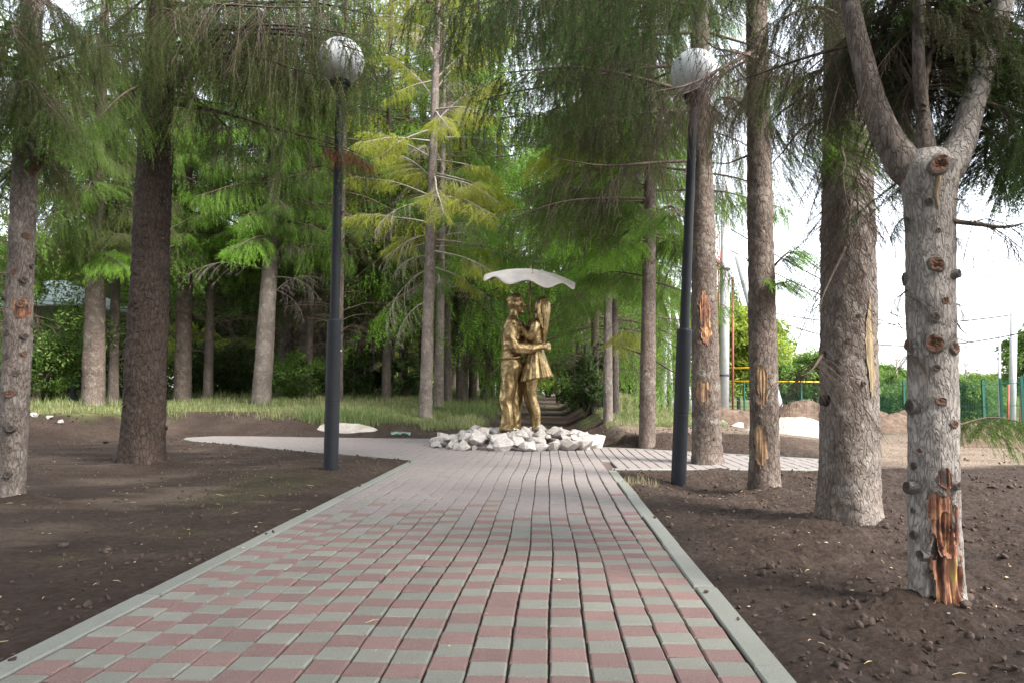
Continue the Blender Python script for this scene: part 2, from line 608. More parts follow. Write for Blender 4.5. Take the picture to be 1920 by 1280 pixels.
def terrain(x, y, detail=True):
    x = np.asarray(x, float); y = np.asarray(y, float)
    h = np.zeros_like(x + y)
    # far ground of the wood rises a little, and a cut bank stands behind the left half of the plaza
    h = h + 0.55 * sst(14.5, 34, y) * sst(6, 2, x)
    edge = 15.0 + 0.25 * np.sin(x * 1.3) - 0.9 * sst(-7.5, -10, x) * 3
    h = h + 0.42 * sst(0, 1.9, y - edge) * sst(-0.4, -5, x)
    h = h + 0.20 * sst(11.8, 12.25, y) * sst(0.9, 1.4, x) * sst(6, 3, x)
    # worn track through the wood
    tr = np.abs(x - track_x(y))
    h = h - 0.16 * sst(1.3, 0.7, tr) * sst(14.3, 17, y)
    h = h + 0.12 * np.exp(-((tr - 1.5) / 0.35) ** 2) * sst(14.6, 17, y)
    # ground falls to the fence on the right
    h = h - 0.75 * sst(14, 34, y) * sst(3.5, 9, x + 0.0 * y)
    # planting beds by the lamps
    h = h + 0.07 * np.exp(-((x + 2.6) / 1.2) ** 2 - ((y - 8.0) / 1.5) ** 2)
    h = h - 0.09 * np.exp(-((x - 1.5) / 0.5) ** 2 - ((y - 7.6) / 0.7) ** 2)
    h = h + 0.05 * fbm(x * 0.5, y * 0.5, s=5, o=3)
    if detail:
        for f, r in FEET:
            dd = np.maximum(np.hypot(x - f.x, (y - f.y)) - r, 0)
            h = h + 0.055 * np.exp(-(dd / (0.10 + 0.5 * r)) ** 2) * (1 + 0.5 * vnoise(x * 9, y * 9, s=8))
        soft = sst(-0.5, -3.0, x)
        near = sst(30, 12, y)
        clod = fbm(x * 9, y * 9, s=11, o=4, g=0.6)
        h = h + near * (1 - soft) * (0.035 * np.maximum(clod, -0.3) + 0.014 * fbm(x * 24, y * 24, s=3, o=2))
        h = h + near * soft * (0.012 * fbm(x * 1.4, y * 7, s=21, o=4, g=0.6) + 0.012 * np.maximum(clod, -0.1))
        rough = np.exp(-((d_poly(x, y, PLAZA) - 0.5) / 0.45) ** 2)
        h = h + rough * 0.05 * np.maximum(fbm(x * 6, y * 6, s=31, o=4, g=0.6), -0.2)
    # paved areas
    dp = d_poly(x, y, PLAZA)
    dpath = np.maximum(np.maximum(PATH_L - x, x - PATH_R), np.maximum(y - 10.5, 0))
    d = np.minimum(dp, dpath)
    h = np.where(d < 0.35, h * sst(0.0, 0.35, d) + 0.0, h)
    h = h + np.where(d < 0, -0.075, 0) * sst(0.0, 0.05, -d)
    h = h - 0.012 * sst(0.10, 0.0, np.abs(d)) * (d >= 0)
    return h


def H(x, y):
    return float(terrain(np.array([float(x)]), np.array([float(y)]), False)[0])


def hit(px, py):
    d = ray(px, py)
    t, step = 1.2, 0.02
    while t < 130:
        p = CL + d * t
        if p.z <= H(p.x, p.y):
            return p
        t += max(0.02, t * 0.004)
    return CL + d * (40 / d.y)


def build_ground():
    xs = np.concatenate([-np.geomspace(4.03, 900, 95)[::-1], np.arange(-4, 4.001, 0.032), np.geomspace(4.03, 900, 95)])
    ys = [-6.0, -4, -3, -2, -1, 0, 0.5, 1.0, 1.3]
    y = 1.5
    while y < 2500:
        ys.append(y)
        y += 0.02 if y < 5 else (0.033 if y < 10 else (0.06 if y < 18 else (0.14 if y < 26 else 0.045 * (y - 22))))
    ys = np.array(ys)
    X, Y = np.meshgrid(xs, ys)
    Z = terrain(X, Y)
    nx, ny = len(xs), len(ys)
    V = np.stack([X, Y, Z], -1).reshape(-1, 3)
    i = np.arange(ny - 1)[:, None] * nx; j = np.arange(nx - 1)[None, :]
    F = np.stack([i + j, i + j + 1, i + nx + j + 1, i + nx + j], -1).reshape(-1, 4)
    x, yv = X.ravel(), Y.ravel()
    n = 0.5 * fbm(x * 0.9, yv * 0.9, s=77, o=4)
    tr = np.abs(x - track_x(yv))
    edge = 15.9 + 0.25 * np.sin(x * 1.3) - 0.9 * sst(-7.5, -10, x) * 3
    gl = sst(0.5, 1.1, (yv - edge) + n * 1.3) * sst(1.0, 1.5, tr + n) * sst(2.0, 0.5, x)
    gr = sst(16, 18, yv + n * 2) * sst(0.9, 1.4, x - track_x(yv) - 0.6)
    grass = np.clip(gl + gr, 0, 1)
    # patchy thin grass in the left bed beside the path
    grass = np.maximum(grass, 0.25 * sst(0.05, 0.4, fbm(x * 1.1, yv * 1.1, s=91, o=4) - 0.05) * sst(-1.7, -2.0, x) * sst(-4.2, -2.6, x) * sst(9, 6, yv))
    road = sst(0.5, -0.1, np.abs(yv - (10.8 + 0.35 * (x - 4.5))) - 1.5 + n * 0.8) * sst(3.6, 4.6, x + n)
    tanv = np.maximum(road, sst(0, 0.5, yv - 12.3 + n * 0.7) * sst(1.0, 1.5, x) * sst(17.5, 15, yv + n * 3) * 0.8)
    tanv = np.maximum(tanv, 0.45 * sst(0.1, 0.45, fbm(x * 0.8, yv * 0.8, s=41, o=4)) * sst(17, 20, yv))
    tanv = np.maximum(tanv, 0.30 * sst(0.1, 0.5, fbm(x * 0.9, yv * 2.5, s=43, o=4)) * sst(-1.8, -2.4, x) * sst(14, 10, yv))
    T = np.stack([1 - grass, grass, np.clip(tanv, 0, 1)], -1)
    o = link('ground', mk('ground', V, [(F, 0, True)], [M_GROUND], tint=T))
    tag(o, kind='structure')
    return o


build_ground()


# ------------------------------------------------------------------ paving
def paver_geo(w, l, rng, h=0.07):
    """bevelled block, origin at the middle of its top"""
    j = lambda a: (rng.random() - 0.5) * a
    hw, hl, b = w / 2, l / 2, 0.006
    tz = [j(0.004) for _ in range(4)]
    q = [(-1, -1), (1, -1), (1, 1), (-1, 1)]
    top = [(sx * (hw - b), sy * (hl - b), tz[i]) for i, (sx, sy) in enumerate(q)]
    mid = [(sx * hw + j(.003), sy * hl + j(.003), tz[i] - 0.006) for i, (sx, sy) in enumerate(q)]
    bot = [(sx * hw, sy * hl, -h) for sx, sy in q]
    V = np.array(top + mid + bot)
    F = [[0, 1, 2, 3]]
    for r in (0, 4):
        for i in range(4):
            k = (i + 1) % 4
            F.append([r + 4 + i, r + 4 + k, r + k, r + i])
    return V, np.array(F)


def build_path():
    root = thing('brick_path', None, None)
    tag(root, kind='structure')
    a = Acc()
    y0, y1 = 1.2, 9.9
    a.box(((PATH_L + PATH_R) / 2, (y0 + y1) / 2, -0.034), ((PATH_R - PATH_L) / 2 - 0.02, (y1 - y0) / 2, 0.02))
    link('bedding', a.mesh('bedding', [M_JOINT], False), root)
    rng = np.random.default_rng(3)
    ncol = 18
    xl, xr = PATH_L + 0.105, PATH_R - 0.105
    pitch = (xr - xl) / ncol
    pl = 0.1255
    # shared meshes: three shapes in each of three colours
    meshes = {}
    for ci, m in (('r', M_PV_RED), ('g', M_PV_GRN), ('m', M_PV_MAU)):
        for k in range(3):
            V, F = paver_geo(pitch - 0.0070, pl - 0.0050, rng)
            meshes[ci, k] = mk('paver', V, [(F, 0, False)], [m])
    cells = []
    for c in range(ncol):
        off = rng.random() * pl * 2
        ph = rng.random() * 9
        y = 1.9 - off
        k = 0
        while y < 9.75:
            y += pl
            k += 1
            if y < 1.9 or (y > 9.1 and False):
                continue
            xx = xl + pitch * (c + 0.5)
            wob = 0.011 * math.sin(y * 1.1 + 0.25 * c) + 0.006 * math.sin(y * 2.7 + 0.11 * c + 1)
            xx += wob * min(1, (c + 0.5) / 3, (ncol - c - 0.5) / 3)
            col = 'r' if k % 2 else 'g'
            pm = float(sst(4.9, 6.3, y + rng.normal() * 0.3))
            if rng.random() < pm: col = 'm'
            elif rng.random() < 0.012: col = 'g' if col == 'r' else 'r'
            cells.append((y, xx, col, rng.integers(3), rng.normal() * 0.008, rng.normal() * 0.0016, rng.normal() * 0.006, rng.normal() * 0.006))
    cells.sort()
    vis = [q for q in cells if q[0] > 2.12]
    first = [q for q in cells if q[0] <= 2.12]
    near = []
    rest = list(first)
    for q in vis:
        p = project((q[1], q[0], 0))
        if len(near) < 300 and p and -40 < p[0] < 1960 and p[1] < 1310:
            near.append(q)
        else:
            rest.append(q)
    for (y, x, col, k, rz, dz, tx, ty) in near:
        link('paver', meshes[col, int(k)], root, (x, y, dz), (tx * 0.7, ty * 0.7, rz))
    for col, m, in (('r', M_PV_RED), ('g', M_PV_GRN), ('m', M_PV_MAU)):
        pass
    a = Acc()
    mi = {'r': 0, 'g': 1, 'm': 2}
    for (y, x, col, k, rz, dz, tx, ty) in rest:
        V, F = paver_geo(pitch - 0.0070, pl - 0.0050, rng)
        V = V + np.array([0, 0, 1.0]) * (V[:, :1] * ty + V[:, 1:2] * tx) * 0.6
        ca, sa = math.cos(rz), math.sin(rz)
        V = np.c_[V[:, 0] * ca - V[:, 1] * sa + x, V[:, 0] * sa + V[:, 1] * ca + y, V[:, 2] + dz]
        a.add(V, F, mi[col], False)
    o = link('paver_field', a.mesh('paver_field', [M_PV_RED, M_PV_GRN, M_PV_MAU], False), root)
    tag(o, kind='stuff')
    # kerb stones, one metre each
    for side, xc in ((-1, PATH_L + 0.05), (1, PATH_R - 0.05)):
        y = 1.3 if side < 0 else 1.55
        ye = 9.75 if side < 0 else 8.75
        while y < ye:
            l = min(1.0, ye - y)
            V, F = paver_geo(0.098, l - 0.012, rng, 0.15)
            link('kerb_stone', mk('kerb_stone', V, [(F, 0, False)], [M_KERB]), root,
                 (xc + rng.normal() * 0.003, y + l / 2, 0.006 + rng.normal() * 0.003), (0, 0, rng.normal() * 0.003))
            y += l
    return root


build_path()


def build_plaza():
    root = thing('paved_plaza', None, None)
    tag(root, kind='structure')
    rng = np.random.default_rng(9)
    lo, hi = PLAZA.min(0), PLAZA.max(0)
    a = Acc()
    pitch, pl = 0.1324, 0.1255
    k = 0
    y = lo[1]
    ncol = int((hi[0] - lo[0]) / pitch)
    for c in range(-6, ncol + 6):
        x = (PATH_L + 0.105 + 0.5 * pitch) + pitch * round((lo[0] - PATH_L) / pitch) + c * pitch
        off = rng.random() * pl
        n = int((hi[1] - lo[1]) / pl) + 2
        yy = lo[1] + off + np.arange(-1, n) * pl
        xx = np.full_like(yy, x) + 0.006 * np.sin(yy * 1.7 + c * 0.2)
        d = d_poly(xx, yy, PLAZA)
        ok = (d < -0.09) & ~((xx > PATH_L) & (xx < PATH_R) & (yy < 9.80))
        for xi, yi in zip(xx[ok], yy[ok]):
            V, F = paver_geo(pitch - 0.009, pl - 0.0050, rng)
            V = V + np.array([xi, yi, rng.normal() * 0.0015])
            a.add(V, F, 0, False)
    o = link('paver_field', a.mesh('paver_field', [M_PV_MAU], False), root)
    tag(o, kind='stuff')
    # bedding under the blocks
    n = len(PLAZA)
    V = np.c_[PLAZA, np.full(n, -0.030)]
    link('bedding', mk('bedding', V, [(np.arange(n)[None, :], 0, False)], [M_JOINT]), root)
    # flush edging following the outline
    for i in range(n):
        p, q = PLAZA[i], PLAZA[(i + 1) % n]
        if (p[0] > PATH_L - 0.4 and p[0] < 1.0 and p[1] < 10.2) and (q[0] > PATH_L - 0.4 and q[0] < 1.0 and q[1] < 10.2):
            continue
        e = q - p
        L = np.linalg.norm(e)
        V, F = paver_geo(0.07, L + 0.01, rng, 0.13)
        mid = (p + q) / 2
        nrm = np.array([-e[1], e[0]]) / L * 0.035
        link('edging_stone', mk('edging_stone', V, [(F, 0, False)], [M_KERB]), root, (mid[0] + nrm[0], mid[1] + nrm[1], 0.004),
             (0, 0, math.atan2(e[1], e[0]) - math.pi / 2))


build_plaza()


# ------------------------------------------------------------------ clods, chips and litter on the soil
def rock_geo(rng, n=16, squash=0.75):
    bm = bmesh.new()
    for _ in range(n):
        v = rng.normal(size=3); v /= np.linalg.norm(v)
        v *= 0.82 + 0.25 * rng.random()
        bm.verts.new((v[0], v[1] * 0.85, v[2] * squash))
    r = bmesh.ops.convex_hull(bm, input=bm.verts)
    bmesh.ops.delete(bm, geom=[g for g in r['geom_interior'] if isinstance(g, bmesh.types.BMVert)], context='VERTS')
    bm.verts.ensure_lookup_table()
    bm.verts.index_update()
    V = np.array([v.co[:] for v in bm.verts]); F = np.array([[v.index for v in f.verts] for f in bm.faces if len(f.verts) == 3])
    bm.free()
    return V, F


def rotm(rng):
    return np.array(Euler((rng.random() * 6.3, rng.random() * 6.3, rng.random() * 6.3)).to_matrix())


def build_clods():
    rng = np.random.default_rng(21)
    base = [rock_geo(rng, 13, 0.6) for _ in range(8)]
    a = Acc()
    n = 15000
    # density falls with distance; more clods on the right bed and round the plaza rim
    y = 1.6 * np.exp(rng.random(n) * math.log(17 / 1.6))
    x = (rng.random(n) - 0.5) * 2.0 * (2.2 + y * 0.85)
    keep = (d_poly(x, y, PLAZA) > 0.02) & ~((x > PATH_L + 0.09 * rng.random(n) ** 3) & (x < PATH_R - 0.09 * rng.random(n) ** 3) & (y < 10.2))
    right = x > PATH_R
    dens = np.where(right, 1.0, 0.42 + 0.6 * sst(0.8, 0.2, d_poly(x, y, PLAZA)) + 0.25 * sst(5, 3, y) + 1.3 * sst(8.6, 11, y))
    cl = sst(-0.25, 0.35, fbm(x * 1.6, y * 1.6, s=61, o=3))
    keep &= rng.random(n) < dens * (0.25 + 0.75 * cl)
    keep &= ~((x > 3.4) & (y > 8.9 + 0.3 * (x - 4.5)) & (rng.random(n) < 0.9))
    x, y = x[keep], y[keep]
    z = np.where((x > PATH_L) & (x < PATH_R) & (y < 10), 0.008, terrain(x, y))
    for xi, yi, zi in zip(x, y, z):
        r = 0.006 + 0.010 * rng.random() + (0.022 * rng.random() if rng.random() < 0.07 else 0) + 0.0012 * yi
        if rng.random() < 0.005: r += 0.022
        V, F = base[rng.integers(8)]
        V = (V @ rotm(rng).T) * r
        a.add(V + np.array([xi, yi, zi + r * 0.12]), F, 0, r > 0.02)
    o = link('soil_clods', a.mesh('soil_clods', [M_CLOD], False))
    tag(o, kind='stuff')
    a = Acc()
    n = 700
    y = 1.7 * np.exp(rng.random(n) * math.log(14 / 1.7))
    x = (rng.random(n) - 0.5) * 2.0 * (2.2 + y * 0.8)
    onp = ((x > PATH_L) & (x < PATH_R) & (y < 10))
    keep = (d_poly(x, y, PLAZA) > 0.02) & (~onp | (rng.random(n) < 0.10))
    x, y, onp = x[keep], y[keep], onp[keep]
    z = np.where(onp, 0.003, terrain(x, y))
    for xi, yi, zi in zip(x, y, z):
        if rng.random() < 0.45:
            V, F = base[rng.integers(8)]
            V = (V @ rotm(rng).T) * np.array([1, 1, 0.35]) * (0.005 + 0.009 * rng.random())
            a.add(V + np.array([xi, yi, zi + 0.006]), F, int(rng.random() < 0.55), False)
        else:
            th = rng.random() * 6.3; L = 0.008 + 0.032 * rng.random() ** 2.5
            d = np.array([math.cos(th), math.sin(th), 0.12 * rng.normal()]) * L
            p = np.array([xi, yi, zi + 0.012])
            a.tube([p - d, p + d * 0.1 + [0, 0, 0.004], p + d], [0.0012, 0.0016, 0.0008], 4, 1, False)
    o = link('ground_litter', a.mesh('ground_litter', [M_GRAVEL, M_STRAW], False))
    tag(o, kind='stuff')


build_clods()
# ------------------------------------------------------------------ spruce boughs
def nz(v):
    return v / (np.linalg.norm(v, axis=-1, keepdims=True) + 1e-9)


def tubes3(acc, P, r0, r1, m=0, t=0.4):
    """many thin three-sided tubes: P (n,k,3)"""
    n, k, _ = P.shape
    if n == 0: return
    T = nz(np.gradient(P, axis=1))
    ref = np.array([0.23, 0.11, 0.97])
    A = nz(np.cross(T, ref)); B = np.cross(T, A)
    r0 = np.broadcast_to(np.asarray(r0, float), (n,)); r1 = np.broadcast_to(np.asarray(r1, float), (n,))
    R = r0[:, None] + (r1 - r0)[:, None] * np.linspace(0, 1, k)[None]
    th = np.arange(3) * 2 * math.pi / 3
    V = P[:, :, None, :] + R[:, :, None, None] * (np.cos(th)[:, None] * A[:, :, None, :] + np.sin(th)[:, None] * B[:, :, None, :])
    b = (np.arange(n) * k * 3)[:, None, None]
    i = (np.arange(k - 1) * 3)[None, :, None]; j = np.arange(3)[None, None, :]
    q = np.stack([b + i + j, b + i + (j + 1) % 3, b + i + 3 + (j + 1) % 3, b + i + 3 + j], -1).reshape(-1, 4)
    acc.add(V.reshape(-1, 3), q, m, True, t)


def needles(acc, P, length, width, spacing, rng, m=1, t0=0.3, t1=0.9, twig_t=None, spread=0.75, start=0.0):
    """P (n,k,3) twigs; scatters needle blades along each"""
    n, k, _ = P.shape
    if n == 0: return
    seg = np.linalg.norm(np.diff(P, axis=1), axis=2)
    L = seg.sum(1)
    cnt = np.maximum(2, (L * (1 - start) / spacing).astype(int))
    idx = np.repeat(np.arange(n), cnt)
    u = start + (1 - start) * rng.random(len(idx))
    f = u * (k - 1); i0 = np.minimum(f.astype(int), k - 2); w = (f - i0)[:, None]
    p0 = P[idx, i0]; p1 = P[idx, i0 + 1]
    p = p0 * (1 - w) + p1 * w
    T = nz(p1 - p0)
    rv = rng.normal(size=p.shape)
    perp = nz(rv - (rv * T).sum(1, keepdims=True) * T)
    d = nz(T * (1 - spread * 0.55) + perp * spread)
    ln = length * (0.7 + 0.6 * rng.random(len(idx)))[:, None]
    side = nz(np.cross(d, rng.normal(size=p.shape))) * width * 0.5
    V = np.stack([p - side, p + side, p + d * ln], 1).reshape(-1, 3)
    F = np.arange(len(idx) * 3).reshape(-1, 3)
    base = twig_t[idx] if twig_t is not None else np.full(len(idx), 0.5)
    t = np.clip(base + (t1 - t0) * (u - 0.5) * 0.5 + 0.12 * rng.normal(size=len(idx)), 0, 1)
    acc.add(V, F, m, False, np.repeat(t, 3))


def curve(p, d, L, droop, k=4, lift=0.0):
    """p,d (n,3) start and direction; L (n,); droop: how far the end sinks, as a share of L"""
    s = np.linspace(0, 1, k)[None, :, None]
    P = p[:, None, :] + d[:, None, :] * (L[:, None, None] * s)
    P[:, :, 2] -= (droop[:, None] * L[:, None]) * s[:, :, 0] ** 2
    P[:, :, 2] += (lift * L[:, None]) * s[:, :, 0] ** 3
    return P


def bough_acc(acc, seed, L, nsec, sec, hang, arch, bare, nl, nw, sp, dead=False, tert=0.035, xf=None, nfrac=1.0, axis_r=0.011, brown=0.12, droop=0.45, k3=4, wood=True):
    rng = np.random.default_rng(seed)
    a = Acc()
    n = 12
    t = np.linspace(0, 1, n)
    ph = rng.random(3) * 6.3
    ax = np.stack([L * t, 0.035 * L * (np.sin(t * 5 + ph[0]) - math.sin(ph[0])) * t, arch * L * np.sin(np.pi * t) + 0.012 * L * np.sin(t * 9 + ph[1]) * t], 1)
    if wood:
        a.tube(ax, axis_r * L * (1 - t) ** 0.8 + 0.0025 + 0 * t, 5, 0, False, 0.4)
    # side branches
    ts = bare + (1 - bare) * (np.arange(nsec) + rng.random(nsec) * 0.8) / nsec
    ts = np.clip(ts, 0, 0.985)
    f = ts * (n - 1); i0 = np.minimum(f.astype(int), n - 2); w = (f - i0)[:, None]
    p = ax[i0] * (1 - w) + ax[i0 + 1] * w
    sg = np.where(np.arange(nsec) % 2 == 0, 1.0, -1.0)
    prof = np.minimum(1, (ts - bare) / 0.22 + 0.45) * np.clip((1.04 - ts) / 0.75, 0, 1) ** 0.65
    ln = sec * L * prof * (0.6 + 0.6 * rng.random(nsec)) + 0.05 * L
    fw = 0.55 + 0.35 * rng.random(nsec) + 0.5 * ts ** 3
    d = nz(np.stack([fw, sg * (0.75 + 0.25 * rng.random(nsec)), -0.10 - hang * 0.35 + 0.22 * rng.normal(size=nsec)], 1))
    S2 = curve(p, d, ln, droop * (0.5 + rng.random(nsec)) * (0.6 + hang), 6, 0.12)
    if wood:
        tubes3(a, S2, 0.0035 * (0.6 + ln), 0.0012, 0)
    # twigs on the side branches
    cnt = np.maximum(2, (ln / tert).astype(int))
    idx = np.repeat(np.arange(nsec), cnt)
    u = 0.12 + 0.86 * rng.random(len(idx))
    f = u * 5; i0 = np.minimum(f.astype(int), 4); w = (f - i0)[:, None]
    q = S2[idx, i0] * (1 - w) + S2[idx, i0 + 1] * w
    T = nz(S2[idx, i0 + 1] - S2[idx, i0])
    lat = nz(np.cross(T, np.array([0, 0, 1.0]))) * rng.choice([-1.0, 1.0], len(idx))[:, None]
    dd = nz(T * (0.75 + 0.3 * rng.random((len(idx), 1))) + lat * (0.55 + 0.4 * rng.random((len(idx), 1))) * (1 - 0.6 * hang)
            + np.array([0, 0, -1.0]) * (hang * (0.7 + 0.9 * rng.random((len(idx), 1)))) + 0.16 * rng.normal(size=(len(idx), 3)))
    l3 = (0.10 + 0.16 * rng.random(len(idx)) * (1 + hang)) * (1.15 - 0.6 * u) * min(1.6, max(0.7, L / 1.8))
    P3 = curve(q, dd, l3, (0.15 + hang * 0.55) * np.ones(len(idx)), k3)
    if dead:
        tubes3(a, P3, 0.0021, 0.0008, 0, 0.6)
        # a few finer forks
        m = rng.random(len(idx)) < 0.6
        e = P3[m][:, 1]
        P4 = curve(e, nz(dd[m] + 0.7 * rng.normal(size=(m.sum(), 3))), l3[m] * 0.6, 0.5 * np.ones(m.sum()), 3)
        tubes3(a, P4, 0.0014, 0.0006, 0, 0.6)
    else:
        if wood:
            tubes3(a, P3[:, ::max(1, (k3 - 1) // 2)], 0.0017, 0.0007, 0, 0.3)
        tt = np.clip(0.35 + 0.35 * u + 0.18 * rng.normal(size=len(idx)), 0.1, 1)
        tt = np.where(rng.random(len(idx)) < brown, 0.03, tt)
        km = rng.random(len(idx)) < nfrac
        needles(a, P3[km], nl, nw, sp, rng, 1, twig_t=tt[km])
        needles(a, S2, nl, nw, sp * 1.4, rng, 1, twig_t=np.full(nsec, 0.35), start=0.35)
    for V, F, T in zip(a.V, [None] * len(a.V), a.T):
        pass
    V = np.concatenate(a.V)
    if xf is not None:
        V = V @ np.asarray(xf[0]).T + np.asarray(xf[1])
    base = acc.n
    acc.V.append(V); acc.T.append(np.concatenate(a.T)); acc.n += len(V)
    for F, m, s in a.F:
        acc.F.append((np.asarray(F) + base, m, s))
    return ax


def bough_mesh(name, mats, **kw):
    a = Acc()
    bough_acc(a, **kw)
    return a.mesh(name, mats)


# shared bough shapes: full, curtain-like (hanging), sparse with bare inner wood, and dead
BOUGH = {'hang': [], 'full': [], 'sparse': [], 'dead': [], 'arch': []}
BOUGH['veil'] = []
BLEN = {'veil': 2.0, 'hang': 2.0, 'full': 1.8, 'sparse': 1.9, 'dead': 1.6, 'arch': 1.6}
for k in range(4):
    BOUGH['hang'].append(bough_mesh('bough', [M_TWIG, M_ND_OLIVE], seed=100 + k, L=2.0, nsec=30, sec=0.36, hang=0.8, arch=0.05, bare=0.12,
                                    nl=0.024, nw=0.0048, sp=0.0075, tert=0.038, brown=0.08))
for k in range(3):
    BOUGH['veil'].append(bough_mesh('bough', [M_TWIG, M_ND_OLIVE], seed=150 + k, L=2.0, nsec=20, sec=0.34, hang=0.95, arch=0.03, bare=0.15,
                                    nl=0.024, nw=0.0046, sp=0.007, tert=0.062, brown=0.12, nfrac=0.75))
for k in range(4):
    BOUGH['full'].append(bough_mesh('bough', [M_TWIG, M_ND_MID], seed=200 + k, L=1.8, nsec=42, sec=0.36, hang=0.42, arch=0.06, bare=0.10,
                                    nl=0.024, nw=0.0052, sp=0.0055, tert=0.034, brown=0.06))
for k in range(3):
    BOUGH['sparse'].append(bough_mesh('bough', [M_TWIG_GREY, M_ND_YELLOW], seed=300 + k, L=1.9, nsec=26, sec=0.30, hang=0.35, arch=0.05, bare=0.40,
                                      nl=0.027, nw=0.007, sp=0.0060, tert=0.032, brown=0.04))
for k in range(3):
    BOUGH['dead'].append(bough_mesh('dead_bough', [M_TWIG], seed=400 + k, L=1.6, nsec=22, sec=0.42, hang=0.5, arch=-0.02, bare=0.12,
                                    nl=0, nw=0, sp=1, tert=0.055, dead=True, droop=0.7))
for k in range(3):
    BOUGH['arch'].append(bough_mesh('dead_bough', [M_TWIG_GREY], seed=450 + k, L=1.6, nsec=18, sec=0.42, hang=0.25, arch=0.16, bare=0.2,
                                    nl=0, nw=0, sp=1, tert=0.075, dead=True, droop=0.9, axis_r=0.006))

# crowns for the tops and for trees further off: one mesh each, coarser needles
CROWN = []


def crown_mesh(seed, Ht, Lb, mats, nb=58, top=0.25):
    rng = np.random.default_rng(seed)
    a = Acc()
    for i in range(nb):
        u = (i + rng.random()) / nb
        z = Ht * u
        L = Lb * (1 - u) ** 0.75 * (0.75 + 0.4 * rng.random()) + 0.35
        az = i * 2.39996 + rng.normal() * 0.3
        tilt = -0.30 + 0.55 * u + 0.1 * rng.normal()
        R = np.array((Matrix.Rotation(az, 3, 'Z') @ Matrix.Rotation(-tilt, 3, 'Y')))
        bough_acc(a, seed * 100 + i, L, max(8, int(9 + 4 * L)), 0.36, 0.5, 0.05, 0.14, 0.055, 0.016, 0.026, tert=0.085, xf=(R, (0, 0, z)), brown=0.12, k3=3)
    zz = np.linspace(0, Ht, 6)
    a.tube(np.c_[0 * zz, 0 * zz, zz], np.linspace(0.10, 0.015, 6), 6, 0, False)
    return a.mesh('crown', mats)


for k in range(4):
    CROWN.append(crown_mesh(31 + k, 9.5, 2.3, [M_TWIG, M_ND_DARK]))


def dead_skirt(seed):
    """bare lower branches of a forest spruce, as one piece"""
    rng = np.random.default_rng(seed)
    a = Acc()
    for i in range(26):
        z = 0.1 + 2.6 * rng.random()
        az = rng.random() * 6.3
        L = 0.9 + 0.9 * rng.random()
        R = np.array((Matrix.Rotation(az, 3, 'Z') @ Matrix.Rotation(0.05 - 0.25 * rng.random(), 3, 'Y')))
        bough_acc(a, seed * 50 + i, L, 9, 0.42, 0.35, 0.08, 0.15, 0, 0, 1, dead=True, tert=0.12, xf=(R, (0, 0, z)), droop=0.7, k3=3, axis_r=0.008)
    return a.mesh('dead_branches', [M_TWIG])


SKIRT = [dead_skirt(71 + k) for k in range(3)]


def place_x(obj, base, target, mesh_len, roll=0.0, width=1.0):
    b, t = Vector(base), Vector(target)
    d = t - b
    L = d.length
    x = d.normalized()
    up = Vector((0, 0, 1))
    y = up.cross(x)
    y = y.normalized() if y.length > 1e-4 else Vector((0, 1, 0))
    z = x.cross(y)
    if roll:
        q = Matrix.Rotation(roll, 3, x)
        y, z = q @ y, q @ z
    s = L / mesh_len
    sw = min(max(s, 0.72), 1.25) * width
    M = Matrix(((x.x * s, y.x * sw, z.x * sw, b.x), (x.y * s, y.y * sw, z.y * sw, b.y), (x.z * s, y.z * sw, z.z * sw, b.z), (0, 0, 0, 1)))
    obj.matrix_basis = M


def add_bough(root, kind, base, target, mat=None, roll=None, wood=None, width=1.0):
    """base and target in world space; root is the tree's Empty (no rotation)"""
    me = random.choice(BOUGH[kind])
    o = bpy.data.objects.new('dead_bough' if kind in ('dead', 'arch') else 'bough', me)
    COL.objects.link(o)
    o.parent = root
    place_x(o, Vector(base) - root.location, Vector(target) - root.location, BLEN[kind], random.gauss(0, 0.18) if roll is None else roll, width)
    for i, m in ((1, mat), (0, wood)):
        if m is not None and i < len(me.materials):
            o.material_slots[i].link = 'OBJECT'
            o.material_slots[i].material = m
    return o


